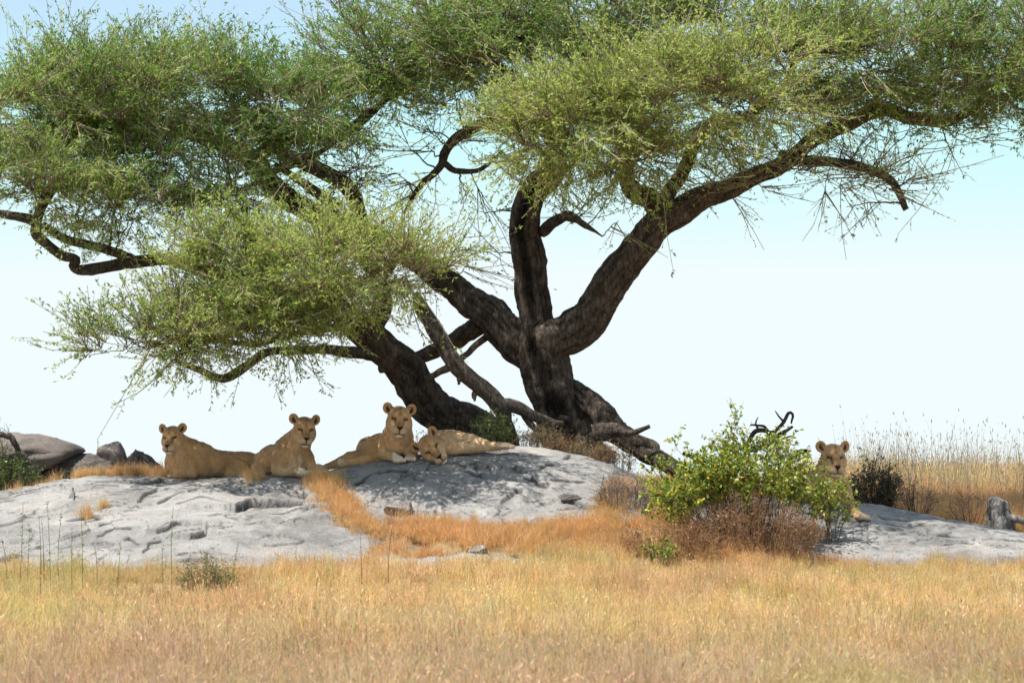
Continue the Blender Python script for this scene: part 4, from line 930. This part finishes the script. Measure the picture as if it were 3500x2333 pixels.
# ------------------------------------------------------------------ shrubs
Mtr = __import__('mathutils').Matrix.Translation
def shrub(name, label, cat, base_px, d, y_top, spread_px, nstem, leaf_cols, leaf_w, leaf_len, per, seed, wood=(.16, .12, .09), r0=.006, depth=.4, droop=.0,
          base_w=.3, twigs=6, twig_len=(.1, .3), leafmat='bushleaf', base_y=None, tops=None, group=None, bare_low=.25, round_=.55):
    """bush: stems from the ground, side twigs, real leaves; extent given by the pixels it spans"""
    g = np.random.default_rng(seed)
    x0 = (base_px - 1750) / FPX * d
    zb = surf(np.array([x0]), np.array([d]))[0][0] if base_y is None else P(base_px, base_y, d)[2]
    base = np.array([x0, d, zb]); H = P(base_px, y_top, d)[2] - zb; sx = spread_px / FPX * d
    K = 9; t = np.linspace(0, 1, K)[None, :, None]
    u = g.uniform(-1, 1, nstem); v = g.uniform(-1, 1, nstem)
    hh = H * np.clip(1 - round_ * np.abs(u) ** 1.8, .15, 1) * g.uniform(.55, 1.0, nstem)
    tip = np.stack([x0 + u * sx, d + v * depth, zb + hh], -1)
    if tops is not None:
        tip[:len(tops)] = np.array([P(a, b, c) for a, b, c in tops])
    st = np.stack([x0 + u * sx * base_w, d + v * depth * base_w, np.full(nstem, zb)], -1)
    st[:, 2] = np.minimum(surf(st[:, 0], st[:, 1])[0], zb + .15) - .02
    mid = st * .45 + tip * .55; mid[:, 2] += .12 * H; mid += g.normal(size=(nstem, 3)) * .05 * H
    C = (1 - t) ** 2 * st[:, None] + 2 * t * (1 - t) * mid[:, None] + t * t * tip[:, None]
    C[:, 1:-1] += g.normal(size=(nstem, K - 2, 3)) * .012 * max(H, .3)
    r = np.linspace(1, .3, K)[None] * r0 * g.uniform(.6, 1.3, (nstem, 1))
    mb = MB(); wc = np.array(wood)
    V, q = batch_tubes(C, r, 3); mb.add(V, q, None, np.repeat(wc * g.uniform(.7, 1.3, (nstem, 1)), K * 3, 0))
    idx = np.repeat(np.arange(nstem), twigs); N = len(idx)
    tt = g.uniform(bare_low, 1, N) * (K - 1) * .999; a = tt.astype(int); f = (tt - a)[:, None]
    b0 = C[idx, a] * (1 - f) + C[idx, a + 1] * f; pd = norm(C[idx, a + 1] - C[idx, a])
    dr = norm(pd * .6 + norm(g.normal(size=(N, 3))) * .9 + [0, 0, .2 - droop]); L = g.uniform(*twig_len, N)
    K2 = 4; t2 = np.linspace(0, 1, K2)[None, :, None]
    S = b0[:, None] + dr[:, None] * L[:, None, None] * t2 + (g.normal(size=(N, 3)) * .2 - [0, 0, droop * .5])[:, None] * L[:, None, None] * t2 ** 2
    V, q = batch_tubes(S, np.linspace(r0 * .45, r0 * .2, K2)[None] * g.uniform(.7, 1.2, (N, 1)), 3)
    mb.add(V, q, None, np.repeat(wc * g.uniform(.7, 1.4, (N, 1)), K2 * 3, 0))
    root = empty(name, base, label, cat, group)
    so = mb.build('stems', M['twig'], root); so.data.transform(Mtr(-Vector(base)))
    if per > 0:
        ml = MB()
        allS = S; k = np.repeat(np.arange(N), per); m = len(k)
        tt = g.uniform(.1, 1, m) * (K2 - 1) * .999; a = tt.astype(int); f = (tt - a)[:, None]
        p0 = allS[k, a] * (1 - f) + allS[k, a + 1] * f
        dd = norm(norm(allS[k, a + 1] - allS[k, a]) * .4 + norm(g.normal(size=(m, 3))) + [0, 0, -.25])
        Ln = g.uniform(*leaf_len, m)
        V, q = leaf_quads(p0, dd, norm(g.normal(size=(m, 3)) * .8 + [0, 0, .8]), Ln, Ln * g.uniform(*leaf_w, m), .12)
        lc = np.array([c for c, w in leaf_cols]); pw = np.array([w for c, w in leaf_cols], float); pw /= pw.sum()
        c = lc[g.choice(len(lc), m, p=pw)] * g.uniform(.75, 1.25, (m, 1))
        ml.add(V, q, None, np.repeat(c, 4, 0))
        lo = ml.build('foliage', M[leafmat], root); lo.data.transform(Mtr(-Vector(base))); lo['kind'] = 'stuff'
    return root
GREEN = [((.14, .24, .03), 3), ((.30, .38, .05), 4), ((.44, .43, .08), 3), ((.55, .32, .03), .5), ((.08, .13, .025), 1.)]
BROWN = [((.30, .16, .075), 3), ((.38, .22, .11), 2), ((.18, .10, .05), 2)]
DARKG = [((.06, .075, .028), 3), ((.09, .075, .04), 3), ((.12, .10, .05), 1)]
shrub('leafy_bush', 'leafy green bush with yellowing leaves in front of the solitary lioness', 'bush', 2540, 37.75, 1480, 330, 110, GREEN, (.5, .75), (.03, .058), 11, 1001, depth=.55, base_w=.5, twigs=9, twig_len=(.1, .28), bare_low=.4, round_=.5, wood=(.15, .11, .075),
      tops=[(2520, 1400, 37.8), (2528, 1425, 37.8), (2505, 1450, 37.8), (2700, 1500, 37.9), (2745, 1540, 37.9), (2570, 1440, 37.9), (2460, 1475, 37.7), (2300, 1500, 37.7), (2250, 1545, 37.7), (2205, 1600, 37.7), (2790, 1590, 37.7), (2350, 1545, 37.8), (2640, 1520, 37.8)])
shrub('leafy_bush', 'slender leafy sprig with yellow leaves standing before the solitary lioness chest', 'bush', 2838, 37.6, 1610, 80, 14, GREEN, (.5, .75), (.028, .055), 6, 1002, depth=.15, base_w=.25, twigs=7, twig_len=(.08, .22), bare_low=.35, round_=.3)
shrub('leafy_bush', 'low green sprig with yellow leaves in the brown brush', 'bush', 2250, 36.75, 1838, 75, 10, GREEN, (.5, .75), (.028, .05), 5, 1003, depth=.15, base_w=.3, twigs=6, twig_len=(.06, .16), bare_low=.3)
shrub('dry_brush', 'dense tangle of dry brown brush under the leafy green bush', 'brush', 2560, 37.25, 1690, 250, 260, BROWN, (.3, .6), (.012, .028), 7, 1004, wood=(.27, .16, .09), r0=.004, depth=.4, base_w=.75, twigs=6, twig_len=(.06, .2), bare_low=.1, round_=.6)
shrub('dry_brush', 'low reddish brown dry brush spreading left of the leafy bush', 'brush', 2290, 37.05, 1775, 180, 130, BROWN, (.3, .6), (.012, .028), 6, 1005, wood=(.32, .19, .10), r0=.0035, depth=.4, base_w=.85, twigs=5, twig_len=(.05, .16), bare_low=.1, round_=.4)
shrub('dead_brush', 'heap of bare grey twigs at the right end of the granite dome', 'brush', 2125, 38.4, 1632, 95, 60, BROWN, (.3, .5), (.01, .02), 0, 1006, wood=(.17, .14, .12), r0=.0055, depth=.3, base_w=.8, twigs=7, twig_len=(.1, .3), bare_low=.05, droop=.15, round_=.6)
shrub('dark_shrub', 'dark olive scrubby shrub to the right of the solitary lioness', 'bush', 2985, 40.5, 1575, 95, 90, DARKG, (.4, .7), (.018, .034), 8, 1007, wood=(.07, .055, .045), r0=.004, depth=.4, base_w=.6, twigs=8, twig_len=(.06, .2), bare_low=.05, round_=.45,
      tops=[(3005, 1545, 40.5), (2940, 1520, 40.4), (3020, 1555, 40.5)])
shrub('bare_shrub', 'thin bare twiggy shrub on the grassy slope before the grey stump', 'bush', 3130, 39.9, 1640, 75, 26, DARKG, (.4, .7), (.012, .024), 2, 1008, wood=(.09, .065, .05), r0=.004, depth=.25, base_w=.5, twigs=7, twig_len=(.08, .24), bare_low=.2)
shrub('bare_shrub', 'sparse brown twigs beside the grey stump', 'bush', 3310, 39.7, 1650, 70, 22, BROWN, (.4, .7), (.012, .024), 2, 1009, wood=(.11, .08, .06), r0=.0035, depth=.25, base_w=.5, twigs=6, twig_len=(.08, .22), bare_low=.2)
G3 = [((.05, .10, .02), 3), ((.10, .17, .035), 2), ((.16, .2, .05), 1)]
shrub('green_shrub', 'small dark green shrub behind the sleeping lioness paws', 'bush', 1690, 41.0, 1395, 55, 34, G3, (.5, .8), (.022, .042), 6, 1010, depth=.25, base_w=.5, twigs=6, twig_len=(.06, .18), bare_low=.1, round_=.5)
SC = [((.19, .17, .085), 3), ((.12, .13, .06), 3), ((.30, .17, .08), 2)]
SO = [((.36, .18, .075), 3), ((.30, .16, .07), 2), ((.18, .14, .07), 2)]
for k, (bx, yt, sp, cols, dd) in enumerate([(1790, 1470, 60, SC, 41.1), (1870, 1440, 50, SC, 40.9), (1920, 1500, 70, SO, 40.8), (2010, 1500, 70, SC, 40.7), (2060, 1515, 55, SO, 40.6), (2115, 1535, 60, SC, 40.6), (1560, 1440, 60, SC, 41.6), (1460, 1440, 40, SC, 41.6)]):
    lab = ['grey green scrub by the pale lower end of the broken limb', 'tall wispy scrub in front of the forked trunk base', 'rusty dry scrub directly before the forked trunk base', 'grey green scrub under the upturned stub of the fallen log',
           'rusty dry scrub beneath the fallen log', 'grey green scrub at the far end of the fallen log by the twig heap', 'thin weeds behind the back of the sleeping lioness', 'thin weeds between the slanting trunk and the upright lioness'][k]
    shrub('scrub_plant', lab, 'bush', bx, dd, yt, sp, 42 if k < 6 else 14, cols, (.3, .6), (.012, .03), 5, 1020 + k, wood=(.16, .11, .075), r0=.003, depth=.3, base_w=.8, twigs=5, twig_len=(.04, .14), bare_low=.1, round_=.35, group='scrub growing round the acacia trunks')
shrub('edge_shrub', 'leafy shrub with bare tips behind the largest boulder', 'bush', -15, 41.2, 1415, 75, 26, SC + G3, (.4, .7), (.015, .03), 5, 1030, wood=(.12, .095, .075), r0=.005, depth=.3, base_w=.5, twigs=6, twig_len=(.08, .2), bare_low=.3)
shrub('vine_plant', 'low bright green plant hugging the largest boulder', 'bush', 45, 40.9, 1560, 85, 60, G3, (.5, .8), (.022, .042), 5, 1031, r0=.003, depth=.25, base_w=.9, twigs=5, twig_len=(.05, .14), bare_low=.1, round_=.3)
shrub('weed_clump', 'bushy green weed clump in the foreground grass below the granite slab', 'bush', 705, 33.2, 1880, 110, 80, [((.17, .19, .06), 3), ((.24, .22, .09), 2), ((.11, .12, .05), 1)], (.3, .55), (.012, .026), 6, 1032, wood=(.22, .17, .10), r0=.0028, depth=.25, base_w=.35, twigs=7, twig_len=(.05, .16), bare_low=.25, round_=.6)
deadwood('dead_stick', 'bent dead stick leaning over the largest boulder', 'stick', [[(105, 1590, 40.9, 6), (75, 1545, 40.9, 9), (48, 1505, 40.9, 11), (15, 1488, 40.9, 11), (-40, 1480, 40.9, 10)], [(45, 1505, 40.9, 7), (35, 1480, 40.9, 4)]], tint=.6)
e_ = deadwood('tree_stump', 'weathered grey stump on the grassy slope at the end of the right slab', 'stump',
    [[(3412, 1830, 39.6, 56), (3410, 1790, 39.6, 46), (3407, 1762, 39.6, 39), (3404, 1735, 39.6, 36), (3406, 1710, 39.6, 31), (3410, 1704, 39.6, 16)], [(3420, 1768, 39.6, 18), (3460, 1765, 39.5, 13), (3510, 1778, 39.4, 10), (3590, 1800, 39.3, 7)]], mat='stump', ridge=1.3)
deadwood('fallen_branch', 'pale dead branch lying half buried in foreground grass', 'stick', [[(3200, 2213, 26.9, 7), (3270, 2211, 26.9, 10), (3360, 2208, 26.9, 11), (3440, 2204, 26.9, 8)]], mat='stump')
deadwood('dry_stick', 'weathered branch lying between the slab and the dome', 'stick', [[(1095, 1665, 39.3, 16), (1130, 1690, 39.0, 17), (1165, 1735, 38.7, 14), (1190, 1765, 38.5, 9)]], mat='stump', tint=.8)

# tall single weeds rising from the foreground grass
for k, (px, yt, dk) in enumerate([(66, 1715, 0), (97, 1795, 0), (137, 1762, 1), (152, 1775, 1), (178, 1712, 0), (206, 1728, 0), (250, 1805, 0), (286, 1735, 0), (330, 1850, 1), (395, 1850, 0), (594, 1732, 0), (560, 1860, 0), (800, 1850, 0), (1240, 1820, 1), (1330, 1800, 1), (20, 1840, 0)]):
    g = np.random.default_rng(500 + k); d = g.uniform(32.5, 34.5); x0 = (px - 1750) / FPX * d
    zb = surf(np.array([x0]), np.array([d]))[0][0]; top = P(px + g.uniform(-18, 18), yt, d); base = np.array([x0, d, zb - .02])
    t = np.linspace(0, 1, 12)[:, None]; mid = (base + top) / 2 + [g.uniform(-.06, .06), g.uniform(-.05, .05), 0]
    C = (1 - t) ** 2 * base + 2 * t * (1 - t) * mid + t * t * top
    mb = MB(); col = np.array([.13, .09, .06]) if dk else np.array([.19, .22, .085])
    V, q = batch_tubes(C[None], np.linspace(.0045, .0016, 12)[None], 4); mb.add(V, q, None, col)
    root = empty('tall_weed', base, 'dark dry stalk standing in the grass before the granite slab' if dk else 'tall thin green weed standing in the grass before the granite slab', 'weed', 'tall weeds before the slab')
    so = mb.build('stem', M['twig'], root); so.data.transform(Mtr(-Vector(base)))
    n = 4 if dk else 34; a = g.uniform(.35, 1, n); i0 = np.minimum((a * 11).astype(int), 10); p0 = C[i0] + (C[i0 + 1] - C[i0]) * (a * 11 - i0)[:, None]
    Ln = g.uniform(.012, .035, n); V, q = leaf_quads(p0, norm(g.normal(size=(n, 3)) + [0, 0, .5]), runit(n), Ln, Ln * .4)
    ml = MB(); ml.add(V, q, None, np.repeat(col * 1.3 * g.uniform(.7, 1.3, (n, 1)), 4, 0))
    lo = ml.build('leaves', M['bushleaf'], root); lo.data.transform(Mtr(-Vector(base)))

# ------------------------------------------------------------------ grass (uncountable): tufts instanced on points
def tuft(nb, h, spread, lean, w, seeds, seed):
    g = np.random.default_rng(seed); mb = MB()
    b = np.stack([g.normal(size=nb) * spread, g.normal(size=nb) * spread, np.zeros(nb) - .02], -1)
    H = h * g.uniform(.35, 1.0, nb); a = g.uniform(0, 2 * np.pi, nb); ln = np.abs(g.normal(size=nb)) * lean * np.where(g.uniform(size=nb) < .2, 2.6, 1)
    dirv = np.stack([np.cos(a), np.sin(a), np.zeros(nb)], -1)
    side = np.stack([-np.sin(a + 1), np.cos(a + 1), np.zeros(nb)], -1)
    ts = np.array([0, .4, .75, 1.0]); Pt = [b + dirv * (ln * H * t ** 2)[:, None] + np.array([0, 0, 1.]) * (H * (t - .25 * ln * t * t))[:, None] for t in ts]
    ww = (w * g.uniform(.6, 1.3, nb))[:, None]
    rows = [np.stack([p - side * ww * k * 1.25, p + side * ww * k * 1.25], 1) for p, k in zip(Pt[:3], (1, .85, .5))]
    V = np.concatenate([np.stack(rows, 1).reshape(nb, 6, 3), Pt[3][:, None]], 1)
    o = np.arange(nb)[:, None] * 7
    q = np.concatenate([o + [0, 1, 3, 2], o + [2, 3, 5, 4]]); t = o + [4, 5, 6]
    cv = g.uniform(.68, 1.25, (nb, 1)) * (1 + g.normal(size=(nb, 3)) * [.06, .09, .18])
    mb.add(V, q, t, np.repeat(np.clip(cv, .1, 2), 7, 0))
    m = int(nb * seeds)
    if m:
        i = g.choice(nb, m, replace=False); L = g.uniform(.02, .045, m)
        dd = norm(Pt[3][i] - Pt[2][i] + g.normal(size=(m, 3)) * .012)
        for u in (runit(m), runit(m)):
            V, q = leaf_quads(Pt[3][i] - dd * .01, dd, u, L, L * .22); mb.add(V, q, None, np.repeat(cv[i] * [1.15, 1.12, 1.1], 4, 0))
    return mb
def tuft_set(name, specs):
    c = bpy.data.collections.new(name)
    for k, s in enumerate(specs):
        mb = tuft(*s); me = mkmesh(name, np.concatenate(mb.V), np.concatenate(mb.Q), np.concatenate(mb.T), np.concatenate(mb.C), False)
        me.materials.append(M['grass']); c.objects.link(bpy.data.objects.new('%s_%02d' % (name, k), me))
    return c, len(specs)
def scatter(name, label, coll, pts, scl, tint, seed):
    cl, n = coll; g = np.random.default_rng(seed); N = len(pts)
    me = mkmesh(name, pts); rot = np.stack([g.normal(size=N) * .12, g.normal(size=N) * .12, g.uniform(0, 6.283, N)], -1)
    for nm, ty, arr, key in (('rot', 'FLOAT_VECTOR', rot, 'vector'), ('scl', 'FLOAT_VECTOR', scl, 'vector'), ('tint', 'FLOAT_COLOR', np.concatenate([tint, np.ones((N, 1))], 1), 'color')):
        at = me.attributes.new(nm, ty, 'POINT'); at.data.foreach_set(key, np.asarray(arr, np.float32).ravel())
    at = me.attributes.new('idx', 'INT', 'POINT'); at.data.foreach_set('value', g.integers(0, n, N).astype(np.int32))
    o = link(name, me, None); tag(o, label, 'grass', kind='stuff')
    ng = bpy.data.node_groups.new(name, 'GeometryNodeTree')
    ng.interface.new_socket('Geometry', in_out='INPUT', socket_type='NodeSocketGeometry'); ng.interface.new_socket('Geometry', in_out='OUTPUT', socket_type='NodeSocketGeometry')
    nd = ng.nodes; lk = ng.links; gi = nd.new('NodeGroupInput'); go = nd.new('NodeGroupOutput')
    ip = nd.new('GeometryNodeInstanceOnPoints'); ci = nd.new('GeometryNodeCollectionInfo')
    ci.inputs['Collection'].default_value = cl; ci.inputs['Separate Children'].default_value = True; ci.inputs['Reset Children'].default_value = True
    def na(nm, ty):
        k = nd.new('GeometryNodeInputNamedAttribute'); k.data_type = ty; k.inputs['Name'].default_value = nm
        return [s for s in k.outputs if s.enabled and s.name == 'Attribute'][0]
    er = nd.new('FunctionNodeEulerToRotation'); lk.new(na('rot', 'FLOAT_VECTOR'), er.inputs[0])
    lk.new(gi.outputs[0], ip.inputs['Points']); lk.new(ci.outputs[0], ip.inputs['Instance']); ip.inputs['Pick Instance'].default_value = True
    lk.new(na('idx', 'INT'), ip.inputs['Instance Index']); lk.new(er.outputs[0], ip.inputs['Rotation']); lk.new(na('scl', 'FLOAT_VECTOR'), ip.inputs['Scale'])
    lk.new(ip.outputs[0], go.inputs[0])
    md = o.modifiers.new('scatter', 'NODES'); md.node_group = ng
    return o
gA = tuft_set('grass_tuft', [(48, .40, .06, .28, .0024, .22, 1), (44, .36, .065, .4, .0024, .14, 2), (52, .46, .055, .22, .0022, .25, 3), (46, .32, .07, .5, .0026, .1, 4), (40, .38, .06, .3, .0024, .3, 5), (42, .27, .08, .65, .0026, .06, 6)])
gS = tuft_set('seed_stalk', [(9, .62, .08, .22, .0022, .9, 11), (7, .75, .10, .18, .0022, .9, 12), (11, .5, .08, .3, .0022, .8, 13), (6, .68, .06, .15, .0024, 1.0, 14)])
STRAW = np.array([0.76, 0.56, 0.27]); ORANGE = np.array([0.76, 0.47, 0.22]); PINK = np.array([0.64, 0.48, 0.33]); OLIVE = np.array([0.50, 0.46, 0.18]); GOLD = np.array([0.80, 0.63, 0.28])
def grass_tint(x, y, g, base):
    q = np.stack([x, y, 0 * x], -1)
    n = fbm(q * .5, 81, 3); n2_ = fbm(q * 1.1, 85, 3); n3 = fbm(q * [.8, .5, 1], 88, 3)
    c = np.broadcast_to(base, (len(x), 3)).copy()
    def mixin(w, k): c[:] = c * (1 - w[:, None]) + k * w[:, None]
    mixin(.75 * sstep(.0, .6, n), GOLD); mixin(.7 * sstep(.15, .6, n2_), OLIVE); mixin(.6 * sstep(.1, .6, n3), ORANGE * [.9, .9, 1.1])
    pal = np.array([STRAW, PINK, OLIVE, ORANGE, [.90, .78, .50], [.46, .32, .18]]); pick = pal[g.choice(6, len(x), p=[.27, .15, .13, .15, .24, .06])]
    c = np.where(g.uniform(size=(len(x), 1)) < .45, c * .35 + pick * .65, c)
    return np.minimum(c * g.uniform(.78, 1.28, (len(x), 1)), .93)
def fore():
    g = np.random.default_rng(900); N = 60000
    y = g.uniform(17.5, 38.6, N); x = g.uniform(-1, 1, N) * (y * .165 + 1.2)
    z, isr = surf(x, y); px = x / y * FPX + 1750
    dn = fbm(np.stack([x, y, 0 * x], -1) * .9, 33, 3)
    keep = ~isr & (g.uniform(size=N) < np.where(y > 35.8, .95, np.clip(.62 + .75 * dn, .12, 1)))
    x, y, z = x[keep], y[keep], z[keep]; N = len(x); px = x / y * FPX + 1750
    c = grass_tint(x, y, g, STRAW)
    w = sstep(29, 23, y)[:, None]; pk = (PINK * g.uniform(.7, 1.15, (N, 1))); c = c * (1 - .6 * w) + pk * .6 * w
    grn = sstep(26, 21, y) * sstep(2300, 3300, px) * sstep(-.3, .3, fbm(np.stack([x, y, 0 * x], -1) * .8, 47, 2)); c = c * (1 - .6 * grn[:, None]) + OLIVE * [1.1, 1.15, .8] * .6 * grn[:, None]
    gl = sstep(900, 200, px) * sstep(26, 30, y) * sstep(-.2, .4, fbm(np.stack([x, y, 0 * x], -1) * .7, 49, 2)); c = c * (1 - .5 * gl[:, None]) + OLIVE * 1.1 * .5 * gl[:, None]
    o = sstep(36.4, 37.2, y)[:, None]; c = c * (1 - .8 * o) + ORANGE * g.uniform(.75, 1.2, (N, 1)) * .8 * o
    s = g.uniform(.45, 1.15, N) * (1 + .25 * fbm(np.stack([x, y, 0 * x], -1) * .6, 55, 2) + .3 * fbm(np.stack([x, y, 0 * x], -1) * 2.2, 57, 2)) * np.interp(y, [24, 31, 36, 36.4], [1.0, .74, .62, .58])
    scatter('dry_grass', 'golden dry savanna grass filling the foreground', gA, np.stack([x, y, z], -1), np.stack([s * 1.15, s * 1.15, s], -1), c, 901)
fore()
def mid():
    g = np.random.default_rng(910); N = 26000
    y = g.uniform(38.2, 43.5, N); x = g.uniform(-7.6, 7.6, N); z, isr = surf(x, y)
    px = x / y * FPX + 1750
    keep = ~isr & (g.uniform(size=N) < np.where((px > 560) & (px < 2200) & (y > 40.2), .28, .8))
    # tufts rooted in pockets on the rocks
    PK = [(1120, 1690, 60, 60), (1170, 1740, 60, 50), (1090, 1660, 50, 26), (1240, 1790, 60, 24), (575, 1618, 55, 16), (560, 1606, 45, 16), (520, 1618, 80, 18), (430, 1632, 90, 12), (400, 1606, 70, 16), (300, 1612, 60, 14), (470, 1600, 50, 14), (300, 1768, 18, 8), (1330, 1880, 80, 20), (1460, 1885, 70, 14), (860, 1645, 40, 12), (1300, 1812, 60, 22), (1390, 1825, 60, 24), (1480, 1830, 70, 26), (1580, 1828, 70, 26), (1680, 1830, 70, 26), (1780, 1832, 70, 26), (1880, 1830, 70, 28), (1980, 1822, 70, 28), (2060, 1800, 60, 30), (1500, 1800, 90, 14), (1200, 1765, 50, 24), (130, 1655, 120, 10), (2120, 1680, 60, 40), (2080, 1740, 60, 30), (360, 1748, 20, 5)]
    X = [x[keep]]; Y = [y[keep]]
    for a, b, wx, wy in PK:
        n = int(wx * wy / 26) + 6; pxx = a + g.normal(size=n) * wx * .45; pyy = b + g.normal(size=n) * wy * .4
        ds = np.broadcast_to(np.linspace(36.4, 41.2, 120)[None], (n, 120)); pp = np.broadcast_to(pxx[:, None], (n, 120))
        xx = (pp - 1750) / FPX * ds; zz = np.full((n, 120), -9.0)
        for r_ in ROCKS:
            kk = r_.inside(xx, ds); zz = np.where(kk, np.maximum(zz, r_.base(xx, ds)[0]), zz)
        zz = np.maximum(zz, ground0(xx, ds))
        i = np.argmin(np.abs(zz - P(pp, np.broadcast_to(pyy[:, None], (n, 120)), ds)[..., 2]), 1); X.append(xx[np.arange(n), i]); Y.append(ds[np.arange(n), i])
    x = np.concatenate(X); y = np.concatenate(Y); z = surf(x, y)[0]; N = len(x)
    c = grass_tint(x, y, g, ORANGE); c = c * .45 + ORANGE * g.uniform(.75, 1.2, (N, 1)) * .55
    s = g.uniform(.4, .85, N) * np.where(np.arange(N) < keep.sum(), 1, .62)
    pk = np.arange(N) >= keep.sum(); s = np.where((y > 41) & ~pk & (x < 3.5), s * .75, s)
    scatter('dry_grass', 'orange dry grass between and behind the granite rocks', gA, np.stack([x, y, z - .01], -1), np.stack([s * 1.2, s * 1.2, s], -1), c, 911)
mid()
def ridge():
    g = np.random.default_rng(920); N = 26000
    y = g.uniform(43.5, 56, N); x = g.uniform(-10, 10, N); z = surf(x, y)[0]
    px = x / y * FPX + 1750; keep = g.uniform(size=N) < np.where(px > 2700, 1, .25)
    x, y, z = x[keep], y[keep], z[keep]; px = px[keep]; c = grass_tint(x, y, g, STRAW); s = g.uniform(.6, 1.1, len(x)) * np.where(px > 2700, 1.0, .6)
    scatter('dry_grass', 'straw coloured grass on the low ridge behind the rocks', gA, np.stack([x, y, z], -1), np.stack([s * 1.3, s * 1.3, s], -1), c, 921)
    N = 2200; y = g.uniform(41.5, 50, N); x = g.uniform(-8.5, 8.5, N); px = x / y * FPX + 1750
    keep = (g.uniform(size=N) < np.where(px > 2900, .9, .10)) & ~((px > 1350) & (px < 2300)); x, y = x[keep], y[keep]; z, isr = surf(x, y); px = px[keep]
    x, y, z, px = x[~isr], y[~isr], z[~isr], px[~isr]
    s = g.uniform(.6, 1.1, len(x)) * np.where(px > 2900, 1.5, .62); c = np.array([.46, .40, .27]) * g.uniform(.6, 1.2, (len(x), 1))
    scatter('seed_stalks', 'thin grass seed stalks standing against the sky along the ridge', gS, np.stack([x, y, z], -1), np.stack([s, s, s], -1), c, 922)
ridge()
def stalks_front():
    g = np.random.default_rng(930); N = 420; y = g.uniform(30, 37.2, N); x = g.uniform(-1, 1, N) * (y * .155 + .5); z, isr = surf(x, y); k = ~isr
    x, y, z = x[k], y[k], z[k]; s = g.uniform(.4, .75, len(x)); c = np.array([.42, .28, .14]) * g.uniform(.6, 1.2, (len(x), 1))
    scatter('seed_stalks', 'sparse seed stalks poking above the foreground grass', gS, np.stack([x, y, z], -1), np.stack([s, s, s], -1), c, 931)
stalks_front()
